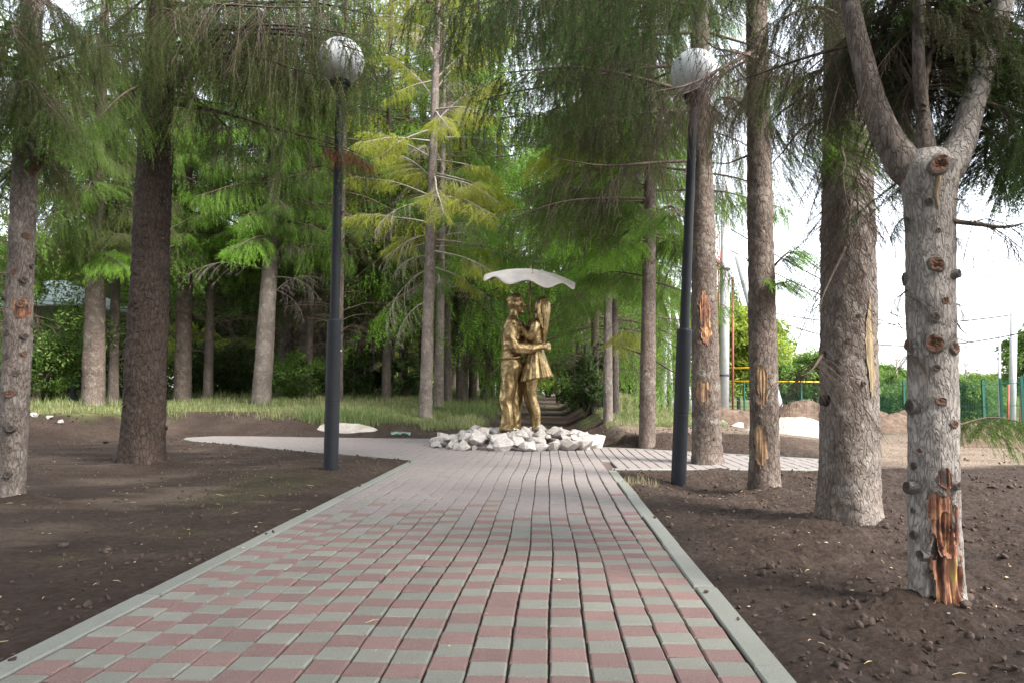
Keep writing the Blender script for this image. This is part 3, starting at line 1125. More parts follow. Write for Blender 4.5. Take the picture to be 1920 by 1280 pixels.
# ------------------------------------------------------------------ trunks
class Trunk:
    """a trunk that follows axis points with radii; keeps its shape so that knots and wounds can be set on it"""
    def __init__(s, pts, seed=0, k=40, flare=0.35, rough=1.0, lobes=0.05):
        s.P = np.array([p[:3] for p in pts], float); s.R = np.array([p[3] for p in pts], float)
        s.z0 = s.P[0, 2]; s.seed = seed; s.k = k; s.flare = flare; s.rough = rough; s.lobes = lobes
        s.wounds = []

    def axis(s, z):
        z = np.asarray(z, float)
        return np.stack([np.interp(z, s.P[:, 2], s.P[:, 0]), np.interp(z, s.P[:, 2], s.P[:, 1])], -1)

    def rad(s, z):
        return np.interp(z, s.P[:, 2], s.R)

    def surf(s, th, z, wound=True):
        r0 = s.rad(z)
        zz = z - s.z0
        r = r0 * (1 + s.flare * np.exp(-np.maximum(zz, 0) / (r0 * 0.9 + 0.02)) * (0.6 + 0.4 * np.cos(th * 3 + s.seed) + 0.25 * np.cos(th * 5 + 2 * s.seed)) * 0.6)
        r = r * (1 + s.lobes * vnoise(np.cos(th) * 1.2, np.sin(th) * 1.2, z * 1.6, s.seed) + s.lobes * 0.5 * vnoise(np.cos(th) * 2.5, np.sin(th) * 2.5, z * 6, s.seed + 3))
        cx, sy = np.cos(th) * r0, np.sin(th) * r0
        b = vnoise(cx * 42, sy * 42, z * 20, s.seed + 5)
        b2 = vnoise(cx * 85, sy * 85, z * 48, s.seed + 6)
        r = r + s.rough * (0.0050 * b + 0.0030 * b2) * (0.4 + np.minimum(r0 / 0.16, 1.6))
        if wound:
            for w in s.wounds:
                r = r - w['depth'] * s.wmask(w, th, z)
        return r

    def wmask(s, w, th, z):
        dth = (th - w['th'] + math.pi) % (2 * math.pi) - math.pi
        u = dth * s.rad(z) / w['hw']; v = (z - w['z']) / w['hh']
        u = u + w.get('lean', 0) * v + 0.18 * vnoise(z * 9, 0 * z, s=s.seed + 9)
        d = np.sqrt(u * u + np.abs(v) ** 3)
        d = d * (1 + 0.34 * vnoise(th * 4, z * 8, s=s.seed + 31) + 0.2 * vnoise(th * 11, z * 24, s=s.seed + 32))
        return sst(1.08, 0.72, d)

    def point(s, th, z, off=0.0):
        a = s.axis(np.array([z]))[0]
        r = float(s.surf(np.array([th]), np.array([z]))[0]) + off
        return Vector((a[0] + r * math.cos(th), a[1] + r * math.sin(th), z))

    def locate(s, px, py):
        """picture point on the side facing the camera -> (theta, z)"""
        Y = s.P[0, 1]
        p = at(px, py, Y)
        z = p.z
        a = s.axis(np.array([z]))[0]
        c = Vector((-a[0], -a[1])).normalized()
        rt = Vector((-c.y, c.x))
        if rt.x < 0: rt = -rt
        r = float(s.rad(z))
        off = max(-0.98, min(0.98, (Vector((p.x - a[0], p.y - a[1])).dot(rt)) / r))
        n = c * math.sqrt(1 - off * off) + rt * off
        return math.atan2(n.y, n.x), z

    def mesh(s, mat, dz=0.03, name='trunk', zmax=None):
        z = [s.z0 - 0.25, s.z0 - 0.05]
        top = s.P[-1, 2] if zmax is None else zmax
        c = s.z0
        while c < top:
            z.append(c)
            c += dz if c < 6 else dz * 6
        z.append(top)
        z = np.array(z)
        th = np.arange(s.k) * 2 * math.pi / s.k
        TH, ZZ = np.meshgrid(th, z)
        R = s.surf(TH, ZZ)
        A = s.axis(np.maximum(z, s.z0))
        V = np.stack([A[:, 0:1] + R * np.cos(TH), A[:, 1:2] + R * np.sin(TH), ZZ], -1).reshape(-1, 3)
        n, k = len(z), s.k
        i = np.arange(n - 1)[:, None] * k; j = np.arange(k)[None, :]
        q = np.stack([i + j, i + (j + 1) % k, i + k + (j + 1) % k, i + k + j], -1).reshape(-1, 4)
        V = V - s.P[0]
        return mk(name, V, [(q, 0, True), (np.arange(k)[None, :] + (n - 1) * k, 0, False)], [mat])

    def wound(s, px, py, hwpx, hhpx, depth, lean=0.0):
        Y = s.P[0, 1]
        th, z = s.locate(px, py)
        w = dict(th=th, z=z, hw=hwpx / FPX * Y, hh=hhpx / FPX * Y, depth=depth, lean=lean)
        s.wounds.append(w)
        return w

    def wound_mesh(s, w, mat):
        n, m = 40, 56
        rr = float(s.rad(w['z']))
        uu = np.linspace(-1.5, 1.5, n) * w['hw'] / rr + w['th']
        vv = np.linspace(-1.3, 1.3, m) * w['hh'] + w['z']
        TH, ZZ = np.meshgrid(uu, vv)
        mk_ = s.wmask(w, TH, ZZ)
        rg, s.rough = s.rough, 0.0
        base = s.surf(TH, ZZ, False)
        s.rough = rg
        gou = np.clip(0.5 + 0.7 * vnoise(TH * 14, ZZ * 5, s=s.seed + 51), 0.1, 0.85)
        R = base - w['depth'] * mk_ * gou + 0.007
        A = s.axis(vv)
        V = np.stack([A[:, 0:1] + R * np.cos(TH), A[:, 1:2] + R * np.sin(TH), ZZ], -1).reshape(-1, 3) - s.P[0]
        i = np.arange(m - 1)[:, None] * n; j = np.arange(n - 1)[None, :]
        q = np.stack([i + j, i + j + 1, i + n + j + 1, i + n + j], -1).reshape(-1, 4)
        mm = mk_.ravel()
        keep = mm[q].min(1) > 0.12
        return mk('wound', V, [(q[keep], 0, True)], [mat], tint=mm)


def knot_mesh(seed, cut=True, long=1.0):
    """stub of a pruned branch: flared collar of bark, cut face with a rim; axis +X, radius 1"""
    rng = np.random.default_rng(seed)
    k = 14
    th = np.arange(k) * 2 * math.pi / k
    prof = [(-0.5, 2.0), (0.05, 1.55), (0.4 * long, 1.12), (0.8 * long, 1.02), (0.95 * long, 0.92)]
    V = []
    for x, r in prof:
        rr = r * (1 + 0.26 * vnoise(np.cos(th) * 1.7, np.sin(th) * 1.7, np.full(k, x * 1.6), seed))
        V.append(np.stack([np.full(k, x), rr * np.cos(th), rr * np.sin(th)], 1))
    face = []
    for r, x in ((0.66, 0.93), (0.40, 0.84), (0.12, 0.86)):
        jit = 0.09 * rng.normal(size=k)
        face.append(np.stack([np.full(k, x * long) + jit, r * np.cos(th) * (1 + 0.2 * vnoise(np.cos(th) * 2, np.sin(th) * 2, s=seed + 4)), r * np.sin(th)], 1))
    V = np.concatenate(V + face)
    q = []
    for i in range(len(prof) + 2):
        for j in range(k):
            q.append([i * k + j, i * k + (j + 1) % k, (i + 1) * k + (j + 1) % k, (i + 1) * k + j])
    q = np.array(q)
    nb = (len(prof) - 1) * k
    last = (len(prof) + 2) * k + np.arange(k)
    return mk('knot', V, [(q[:nb], 0, True), (q[nb:], 1, False), (last[None, :], 1, False)], [M_BARK_GREY, M_CUT if cut else M_BARK_GREY])


KNOT = [knot_mesh(501), knot_mesh(502), knot_mesh(503, True, 1.3)]
KNOT_B = [knot_mesh(511, False, 1.0), knot_mesh(512, False, 1.9)]


def add_knot(root, tr, px, py, rpx, cut=True, bark=None, th=None, z=None, r=None, tilt=0.0, name='knot', sink=0.6):
    Y = tr.P[0, 1]
    if th is None:
        th, z = tr.locate(px, py)
        r = rpx * 0.84 / FPX * Y
    p = tr.point(th, z, -r * sink) - root.location
    me = random.choice(KNOT if cut else KNOT_B)
    o = link(name, me, root)
    o.matrix_basis = Matrix.Translation(p) @ Matrix.Rotation(th, 4, 'Z') @ Matrix.Rotation(-tilt, 4, 'Y') @ Matrix.Rotation(random.random() * 6.3, 4, 'X') @ Matrix.Diagonal((r, r * random.uniform(.9, 1.1), r * random.uniform(.9, 1.15), 1))
    if bark is not None:
        o.material_slots[0].link = 'OBJECT'
        o.material_slots[0].material = bark
    return o


def add_crown_top(root, z, scale, mat, rz, zs=1.0, wood=None, xy=(0, 0)):
    o = link('crown', random.choice(CROWN), root, (xy[0], xy[1], z), (0, 0, rz), (scale, scale, scale * zs * (1.25 if z < 6 else 1.0)))
    o.material_slots[1].link = 'OBJECT'
    o.material_slots[1].material = mat
    return o


# where the near foliage must stay out of the picture (below this line trunks, lamps and statue stand clear)
LOWER = np.array([(-200, 430), (0, 420), (120, 430), (250, 360), (330, 300), (560, 310), (700, 330), (730, 200), (930, 120), (950, 210), (990, 300), (1100, 310),
                  (1290, 330), (1340, 330), (1400, 300), (1460, 300), (1500, 360), (1560, 380), (1640, 330), (1700, 250), (1800, 250), (1850, 330), (2100, 380)], float)


def clear_ok(base, target, hangm=0.35, slack=0.0, Lmin=0.0):
    b, t = Vector(base), Vector(target)
    for i in range(9):
        p = b.lerp(t, i / 8)
        for dz in (0.1, -0.5 * hangm, -hangm):
            q = project(p + Vector((0, 0, dz)))
            if q is None:
                if p.y > -1.0: return False
                continue
            px, py = q
            if -150 < px < 2070 and py > np.interp(px, LOWER[:, 0], LOWER[:, 1]) + slack:
                return False
            dpt = p.y
            if dpt < 8.2 and math.hypot(px - 1303, py - 140) < 62: return False
            if dpt < 8.2 and math.hypot(px - 641, py - 115) < 75 and random.random() < 0.85: return False
        if p.y < 2.2 and abs(p.x) < 3.5 and p.z < 3.2: return False
    return True


def globe_clear(base, target, gx, gy, rad, dmax, hangm):
    b, t = Vector(base), Vector(target)
    for i in range(13):
        p = b.lerp(t, i / 12)
        if p.y > dmax: continue
        for dz in (0.12, 0.0, -0.5 * hangm, -hangm):
            q = project(p + Vector((0, 0, dz)))
            if q and math.hypot(q[0] - gx, q[1] - gy) < rad: return False
    return True


def fill_boughs(root, tr, z0, z1, L0, L1, n, kinds, mats, wood=None, hangm=0.35, check=True, tilt=(-0.28, 0.12), slack=0.0, azr=None):
    done = 0
    for i in range(n):
        z = z0 + (z1 - z0) * (i + random.random()) / n
        az = i * 2.39996 + random.gauss(0, 0.35) if azr is None else random.uniform(*azr)
        a = tr.axis(np.array([z]))[0]
        L = (L0 + (L1 - L0) * (z - z0) / max(0.1, z1 - z0)) * random.uniform(0.75, 1.2)
        b = Vector((a[0], a[1], z))
        t = b + Vector((math.cos(az), math.sin(az), random.gauss(*tilt))) * L
        if check and not clear_ok(b, t, hangm, slack):
            continue
        kd = random.choice(kinds)
        add_bough(root, kd, b, t, random.choice(mats) if kd not in ('dead', 'arch') else None, None, wood)
        done += 1
    return done


def px_trunk(px, py, wpx, tpx, tpy, twpx, Ht, seed, Y=None, **kw):
    """trunk from its foot and one higher point in the picture"""
    p = hit(px, py) if Y is None else at(px, py, Y)
    if Y is not None: p.z = min(p.z, H(p.x, p.y))
    q = at(tpx, tpy, p.y)
    r0 = wpx / 2 / FPX * p.y; r1 = twpx / 2 / FPX * p.y
    sl = (q - p) / (q.z - p.z)
    pts = [(p.x, p.y, p.z, r0), (q.x, q.y, q.z, r1)]
    z = q.z
    top = p.z + Ht
    for f in (0.33, 0.66, 1.0):
        zz = z + (top - z) * f
        pts.append((q.x + sl.x * (zz - z) * (1 - 0.5 * f), q.y + sl.y * (zz - z), zz, r1 + (0.018 - r1) * f))
    return Trunk(pts, seed, **kw)


def tree(label, tr, bark, dz=0.03, group=None, cat='tree', name='spruce_tree', wounds=(), wmat=None):
    root = thing(name, label, cat, tr.P[0], group)
    link('trunk', tr.mesh(bark, dz), root)
    for w in tr.wounds:
        link('wound', tr.wound_mesh(w, w.get('mat', M_WOUND)), root)
    return root


def small_stubs(root, tr, n, z0, z1, rr=(0.010, 0.02), bark=None):
    for i in range(n):
        z = tr.z0 + z0 + (z1 - z0) * (i + random.random()) / n
        add_knot(root, tr, 0, 0, 0, random.random() < 0.3, bark, random.random() * 6.3, z, random.uniform(*rr), random.uniform(-0.5, 0.3), 'branch_stub')


# --- far right foreground: grey trunk with many pruned knots, a torn wound at its foot, forked in three
def build_forked():
    foot = gp(1759, 1148, -0.01)
    Y = foot.y
    pts = []
    for px, py, w in ((1759, 1150, 90), (1757, 1080, 86), (1752, 980, 85), (1752, 860, 84), (1750, 700, 84), (1746, 560, 83), (1744, 430, 84), (1742, 380, 88), (1742, 345, 98), (1741, 315, 100), (1740, 285, 60)):
        p = at(px, py, Y)
        pts.append((p.x, Y, p.z, w / 2 / FPX * Y))
    pts[0] = (foot.x, Y, foot.z, pts[0][3])
    tr = Trunk(pts, 11, 64, 0.38, 0.55, 0.045)
    tr.wound(1776, 1075, 25, 72, 0.032, -0.15); tr.wound(1774, 985, 20, 52, 0.026, -0.2); tr.wound(1757, 940, 15, 20, 0.012)
    tr.wound(1772, 893, 11, 16, 0.008)
    root = tree('grey forked spruce with pruned knots and torn orange wood at its foot', tr, M_BARK_PALE, 0.012)
    kn = [(1760, 325, 20, 1), (1742, 388, 9, 0), (1756, 503, 15, 1), (1773, 568, 8, 1), (1754, 600, 10, 0), (1753, 646, 18, 1), (1790, 655, 13, 1), (1757, 690, 7, 0),
          (1706, 648, 12, 1), (1697, 522, 14, 0), (1765, 752, 10, 1), (1788, 792, 9, 1), (1710, 762, 15, 0), (1726, 842, 5, 1), (1714, 872, 8, 0), (1755, 945, 12, 1),
          (1712, 912, 12, 0), (1714, 1000, 10, 0), (1730, 1036, 9, 0), (1753, 1147, 8, 1), (1790, 520, 9, 0), (1760, 440, 5, 0), (1712, 955, 6, 0), (1790, 905, 8, 0)]
    for px, py, r, cut in kn:
        add_knot(root, tr, px, py, r, cut, M_BARK_PALE, tilt=random.uniform(-0.1, 0.35))
    # resin run below the big ochre knot
    a = Acc()
    th0, _ = tr.locate(1758, 350)
    P = []
    for i in range(9):
        z = at(1758, 338 + i * 8, Y).z
        P.append(tr.point(th0 + 0.03 * math.sin(i), z, -0.002) - root.location)
    a.tube([p[:] for p in P], [0.008, 0.010, 0.010, 0.009, 0.008, 0.008, 0.007, 0.006, 0.003], 6, 0)
    link('resin_run', a.mesh('resin_run', [M_RESIN], False), root)
    # three stems
    stems = [[(1735, 335, 66), (1700, 315, 68), (1668, 268, 62), (1640, 205, 54), (1622, 130, 48), (1600, 40, 42), (1582, -60, 36), (1560, -260, 26), (1545, -500, 16)],
             [(1742, 330, 46), (1738, 290, 40), (1730, 215, 30), (1722, 130, 27), (1722, 40, 24), (1728, -80, 20), (1735, -300, 13)],
             [(1752, 340, 66), (1775, 318, 66), (1802, 270, 58), (1822, 205, 52), (1848, 120, 48), (1872, 40, 46), (1890, -50, 42), (1915, -220, 32), (1930, -500, 18)]]
    strs = []
    for i, st in enumerate(stems):
        P, R = [], []
        for j, (px, py, w) in enumerate(st):
            yo = Y + (0, 0.10, 0.0)[i] + 0.02 * j * (1, -1, 1)[i]
            p = at(px, py, yo)
            P.append((p - root.location)[:]); R.append(w * (0.86 if j > 1 else 0.95) / 2 / FPX * Y)
        # smooth the run of points
        P, R = np.array(P), np.array(R)
        s = np.linspace(0, len(P) - 1, 60)
        Ps = np.stack([np.interp(s, np.arange(len(P)), P[:, c]) for c in range(3)], 1)
        for _ in range(3): Ps[1:-1] = (Ps[:-2] + Ps[1:-1] * 2 + Ps[2:]) / 4
        Rs = np.interp(s, np.arange(len(P)), R)
        kk = 28
        a = Acc()
        a.tube(Ps, Rs, kk, 0, True)
        V = a.V[0].reshape(60, kk, 3)
        dv = V - Ps[:, None, :]
        nn = vnoise(V[..., 0] * 40, V[..., 1] * 40, V[..., 2] * 22, 5 + i) * 0.035 + vnoise(V[..., 0] * 9, V[..., 1] * 9, V[..., 2] * 7, 9 + i) * 0.05
        a.V[0] = (Ps[:, None, :] + dv * (1 + nn[..., None])).reshape(-1, 3)
        link('stem', a.mesh('stem', [M_BARK_GREY if i != 2 else M_BARK_PALE], False), root)
        strs.append(Ps + np.array(root.location))
    # boughs on the stems
    for si, Ps in enumerate(strs):
        for j in range(26, 58, 3):
            b = Vector(Ps[j])
            for _ in range(2):
                az = random.random() * 6.3
                L = random.uniform(0.6, 1.15)
                t = b + Vector((math.cos(az), math.sin(az) * 0.9 + 0.25, random.gauss(-0.25, 0.15))) * L
                if b.z > 2.3 and clear_ok(b, t, 0.22, -60) and t.y > Y + 0.15:
                    add_bough(root, random.choice(['full', 'hang', 'hang', 'dead']), b, t, random.choice([M_ND_DARK, M_ND_DARK, M_ND_BROWN]))
    # hand-set ones: right-hand drooping sprays, the bare snag, the low green spray
    for b, t, kd, mt, yo in [((1850, 130), (1935, 215), 'full', M_ND_DARK, .15), ((1830, 190), (1915, 300), 'full', M_ND_DARK, .2), ((1815, 230), (1880, 335), 'full', M_ND_DARK, .25),
                             ((1730, 200), (1790, 60), 'full', M_ND_DARK, .4), ((1730, 150), (1800, 130), 'full', M_ND_DARK, .5), ((1722, 100), (1820, 30), 'full', M_ND_DARK, .4),
                             ((1725, 120), (1690, 190), 'dead', None, .3), ((1730, 210), (1700, 60), 'dead', None, .3)]:
        add_bough(root, kd, at(*b, Y + .03), at(*t, Y + yo), mt)
    th, z = tr.locate(1784, 418)
    add_bough(root, 'dead', tr.point(th, z, -0.02), at(1925, 425, Y - 0.05), width=0.9)
    th, z = tr.locate(1790, 800)
    add_bough(root, 'full', tr.point(th, z, -0.02), at(1930, 792, Y + 0.12), M_ND_MID, width=0.38)
    th, z = tr.locate(1700, 400)
    add_bough(root, 'full', tr.point(th, z, -0.02), at(1668, 448, Y + 0.05), M_ND_DARK, width=0.22)
    for px, py, tx, ty in ((1700, 540, 1680, 555), (1795, 600, 1815, 628), (1795, 570, 1802, 567), (1788, 378, 1806, 372), (1790, 446, 1802, 446), (1708, 665, 1693, 662)):
        th, z = tr.locate(px, py)
        add_bough(root, 'dead', tr.point(th, z, -0.01), at(tx, ty, Y - 0.05), width=0.3)
    add_crown_top(root, 4.2, 0.62, M_ND_DARK, 0.4, 0.8, xy=(0.3, 0.4))
    return root


build_forked()


# --- right row
def build_right():
    # broad trunk with resin streak
    t3 = px_trunk(1592, 985, 106, 1590, 300, 88, 13, 23, k=60, flare=0.42, rough=0.9)
    t3.wound(1630, 650, 7, 105, 0.007); t3.wounds[-1]['mat'] = M_RESIN
    r3 = tree('broad grey spruce trunk with a yellow resin streak, left neighbour of the forked tree', t3, M_BARK_GREY, 0.014)
    small_stubs(r3, t3, 26, 0.3, 4.0, (0.008, 0.017), M_BARK_GREY)
    add_knot(r3, t3, 1548, 750, 9, False, M_BARK_DARK)
    t2 = px_trunk(1435, 920, 54, 1424, 300, 44, 14, 24, k=44, flare=0.45, rough=1.0)
    t2.wound(1430, 720, 9, 38, 0.014); t2.wound(1425, 833, 11, 40, 0.012)
    for w in t2.wounds: w['mat'] = M_BARE
    r2 = tree('slim brown spruce with two long bare-wood scars, left of the broad trunk', t2, M_BARK_BROWN, 0.018)
    small_stubs(r2, t2, 30, 0.3, 4.5, (0.007, 0.014), M_BARK_BROWN)
    t1 = px_trunk(1326, 880, 54, 1316, 300, 38, 15, 25, k=44, flare=0.42, rough=1.1)
    t1.wound(1322, 600, 9, 52, 0.012, 0.2); t1.wound(1318, 735, 13, 20, 0.016); t1.wounds[-1]['mat'] = M_BARE
    r1 = tree('spruce with a red bark tear, standing just right of the right lamp post', t1, M_BARK_BROWN, 0.018)
    small_stubs(r1, t1, 30, 0.4, 4.5, (0.008, 0.015), M_BARK_BROWN)

    # hand-set boughs: (tree, (px,py) on the trunk, tip (px,py), tip depth, kind, material)
    D = [
        (r2, t2, (1424, 60), (1180, 45), 6.9, 'hang', M_ND_BROWN), (r2, t2, (1424, 20), (1120, 100), 7.6, 'veil', M_ND_BROWN),
        (r2, t2, (1424, 90), (1230, 175), 6.3, 'dead', None), (r2, t2, (1424, 285), (1330, 305), 7.4, 'dead', None),
        (r1, t1, (1312, 300), (1035, 298), 7.6, 'dead', None), 
        (r1, t1, (1312, 180), (930, 130), 7.8, 'hang', M_ND_DARK), (r1, t1, (1312, 120), (900, 190), 8.6, 'veil', M_ND_BROWN),
         (r1, t1, (1312, 210), (1080, 240), 8.8, 'hang', M_ND_BROWN),
        (r1, t1, (1312, 60), (1000, 120), 8.0, 'veil', M_ND_BROWN), (r1, t1, (1312, 10), (1000, 30), 8.0, 'veil', M_ND_DARK),
         
         
        (r1, t1, (1312, -40), (880, 20), 7.2, 'hang', M_ND_DARK), (r1, t1, (1312, -60), (820, 10), 8.0, 'hang', M_ND_DARK),
        (r2, t2, (1424, -60), (780, -5), 7.0, 'hang', M_ND_DARK), (r2, t2, (1424, -40), (905, -10), 6.2, 'hang', M_ND_DARK),
        (r2, t2, (1424, -10), (960, 60), 6.4, 'hang', M_ND_DARK), (r2, t2, (1424, 110), (1330, 60), 5.9, 'dead', None), (r2, t2, (1424, 100), (1240, 190), 6.9, 'dead', None),
        (r2, t2, (1424, 150), (1500, 130), 6.2, 'hang', M_ND_BROWN), 
        (r2, t2, (1424, 170), (1340, 210), 8.0, 'dead', None), (r2, t2, (1424, 220), (1350, 180), 9.0, 'hang', M_ND_BROWN),
        (r3, t3, (1585, 150), (1430, 240), 5.6, 'hang', M_ND_BROWN), (r3, t3, (1585, 210), (1445, 310), 5.3, 'hang', M_ND_MID),
        (r3, t3, (1585, 120), (1470, 200), 5.8, 'hang', M_ND_MID),  (r3, t3, (1585, 190), (1500, 320), 5.5, 'hang', M_ND_MID),
        (r3, t3, (1585, 40), (1480, 30), 4.4, 'hang', M_ND_BROWN), 
        (r3, t3, (1600, 420), (1545, 590), 4.7, 'dead', None), (r3, t3, (1600, 300), (1640, 420), 4.7, 'dead', None), (r3, t3, (1580, 250), (1560, 330), 4.6, 'dead', None),
        (r3, t3, (1590, 330), (1620, 480), 4.75, 'dead', None), (r3, t3, (1570, 200), (1610, 400), 4.7, 'dead', None),
        (r3, t3, (1610, 170), (1690, 60), 5.4, 'hang', M_ND_DARK),  (r3, t3, (1610, 200), (1680, 260), 5.6, 'hang', M_ND_DARK),
        (r3, t3, (1550, 655), (1490, 700), 4.9, 'dead', None), (r2, t2, (1440, 520), (1505, 470), 7.3, 'sparse', M_ND_MID), (r2, t2, (1440, 560), (1480, 520), 7.2, 'sparse', M_ND_MID),
    ]
    for rt, tr, b, t, Y, kd, mt in D:
        p = at(b[0], b[1], tr.P[0, 1])
        if kd != 'dead' and not globe_clear(p, at(t[0], t[1], Y), 1303, 140, 70, 8.3, 0.42): continue
        add_bough(rt, kd, p, at(t[0], t[1], Y), mt, wood=M_TWIG)
    for rt, tr, z0, z1, L0, L1, n in ((r1, t1, 5.6, 9, 1.6, 1.1, 11), (r2, t2, 4.9, 9, 1.5, 1.1, 11), (r3, t3, 4.0, 8.5, 1.4, 1.1, 11)):
        fill_boughs(rt, tr, tr.z0 + z0, tr.z0 + z1, L0, L1, n, ['hang', 'hang', 'full', 'dead'], [M_ND_BROWN, M_ND_OLIVE, M_ND_DARK])
    for rt, z in ((r1, 8.5), (r2, 8.0), (r3, 7.5)):
        add_crown_top(rt, z, 0.48, M_ND_DARK, random.random() * 6)


build_right()


# --- left foreground pair
def build_left():
    t1 = px_trunk(20, 940, 50, 42, 430, 46, 13, 33, k=48, flare=0.35, rough=0.9, lobes=0.07)
    t1.wound(40, 580, 14, 18, 0.008)
    r1 = tree('knobbly grey spruce with round pruning knots at the left picture edge', t1, M_BARK_GREY, 0.016)
    for px, py, r, cut in ((49, 445, 8, 1), (27, 512, 6, 1), (44, 528, 7, 0), (38, 572, 9, 1), (14, 625, 7, 0), (44, 632, 7, 0), (13, 668, 6, 0), (44, 664, 6, 1), (30, 700, 7, 0), (20, 737, 9, 1),
                           (20, 802, 7, 0), (15, 886, 7, 0), (10, 560, 6, 0), (60, 610, 5, 0), (58, 500, 5, 0)):
        add_knot(r1, t1, px, py, r, cut, M_BARK_GREY)
    # torn reddish limb stub
    p = at(42, 340, t1.P[0, 1])
    a = Acc()
    q = at(105, 285, t1.P[0, 1] - 0.1)
    pts = [p + (q - p) * f + Vector((0, 0, 0.05 * math.sin(f * 3))) for f in np.linspace(0, 1, 8)]
    a.tube([(v - r1.location)[:] for v in pts], [0.05, 0.055, 0.05, 0.045, 0.04, 0.035, 0.03, 0.008], 10)
    link('broken_limb', a.mesh('broken_limb', [M_CUT], False), r1)
    q = at(150, 270, t1.P[0, 1] - 0.1)
    add_bough(r1, 'dead', at(42, 300, t1.P[0, 1]), q, width=0.4)
    t2 = px_trunk(266, 872, 78, 297, 150, 58, 15, 34, k=56, flare=0.45, rough=1.15)
    r2 = tree('thick dark brown spruce on the left bed, left of the left lamp', t2, M_BARK_DARK, 0.016)
    small_stubs(r2, t2, 34, 0.4, 4.5, (0.012, 0.024), M_BARK_DARK)
    D = [
        (r2, t2, (298, 100), (655, 160), 7.6, 'hang', M_ND_OLIVE), (r2, t2, (298, 60), (600, 70), 7.7, 'veil', M_ND_OLIVE), 
         (r2, t2, (298, 30), (730, 40), 7.0, 'hang', M_ND_DARK), (r2, t2, (298, -20), (745, 60), 7.5, 'hang', M_ND_DARK), (r2, t2, (298, -30), (700, 0), 8.0, 'hang', M_ND_DARK),
         (r2, t2, (298, 90), (480, 60), 8.8, 'veil', M_ND_OLIVE), (r2, t2, (298, 40), (540, 10), 8.4, 'hang', M_ND_DARK), (r2, t2, (298, 160), (430, 200), 8.4, 'dead', None),
        (r2, t2, (298, 120), (440, 250), 8.6, 'dead', None), (r2, t2, (298, 0), (620, 20), 7.2, 'dead', None), (r2, t2, (298, 190), (690, 298), 7.8, 'veil', M_ND_OLIVE), 
         (r2, t2, (290, 150), (190, 220), 7.6, 'hang', M_ND_MID), (r2, t2, (290, 60), (160, 110), 8.0, 'hang', M_ND_DARK), (r2, t2, (290, 200), (200, 280), 9.0, 'hang', M_ND_OLIVE),
        (r2, t2, (290, 20), (180, 40), 8.0, 'hang', M_ND_DARK), (r2, t2, (300, 90), (320, 140), 8.0, 'hang', M_ND_OLIVE), (r2, t2, (300, 20), (340, 60), 7.6, 'hang', M_ND_OLIVE),
         (r1, t1, (45, 200), (170, 140), 5.8, 'veil', M_ND_MID), (r1, t1, (45, 180), (110, 210), 5.2, 'hang', M_ND_MID), (r1, t1, (45, 100), (190, 60), 5.8, 'hang', M_ND_OLIVE),
        (r1, t1, (45, 220), (-60, 240), 5.6, 'hang', M_ND_DARK), (r1, t1, (45, 120), (-50, 110), 5.6, 'hang', M_ND_OLIVE), (r1, t1, (45, 60), (40, 80), 5.0, 'hang', M_ND_OLIVE), (r1, t1, (45, 270), (120, 330), 6.6, 'hang', M_ND_OLIVE),
        (r1, t1, (45, 210), (60, 150), 5.1, 'hang', M_ND_DARK), (r1, t1, (45, 0), (120, 20), 5.4, 'hang', M_ND_DARK),  (r1, t1, (45, 130), (250, 90), 6.6, 'veil', M_ND_OLIVE),
         (r1, t1, (45, 300), (-40, 350), 6.6, 'dead', None),
    ]
    veil = 0
    for rt, tr, b, t, Y, kd, mt in D:
        if kd != 'dead' and not globe_clear(at(b[0], b[1], tr.P[0, 1]), at(t[0], t[1], Y), 641, 115, 42, 8.2, 0.35):
            veil += 1
            if veil > 1: continue
        add_bough(rt, kd, at(b[0], b[1], tr.P[0, 1]), at(t[0], t[1], Y), mt)
    add_bough(r2, 'veil', at(298, 95, t2.P[0, 1]), at(662, 66, 7.6), M_ND_OLIVE)
    add_bough(r2, 'veil', at(298, 40, t2.P[0, 1]), at(700, 100, 7.75), M_ND_DARK)
    add_bough(r2, 'hang', at(298, 60, t2.P[0, 1]), at(728, 130, 8.6), M_ND_DARK)
    add_bough(r2, 'veil', at(298, 70, t2.P[0, 1]), at(690, 58, 7.5), M_ND_OLIVE)
    add_bough(r2, 'veil', at(298, 10, t2.P[0, 1]), at(720, 40, 7.7), M_ND_DARK)
    # a rust-brown dead spray in front of the left lamp post
    add_bough(r2, 'full', at(598, 274, 8.05), at(694, 306, 7.85), M_ND_RUST, width=0.55)
    for rt, tr, z0, z1, L0, L1, n in ((r1, t1, 4.4, 8, 1.5, 1.1, 12), (r2, t2, 5.7, 9, 1.8, 1.2, 13)):
        fill_boughs(rt, tr, tr.z0 + z0, tr.z0 + z1, L0, L1, n, ['hang', 'hang', 'full', 'dead'], [M_ND_OLIVE, M_ND_DARK, M_ND_OLIVE])
    for rt, z in ((r1, 7.2), (r2, 8.6)):
        add_crown_top(rt, z, 0.5, M_ND_DARK, random.random() * 6)


build_left()


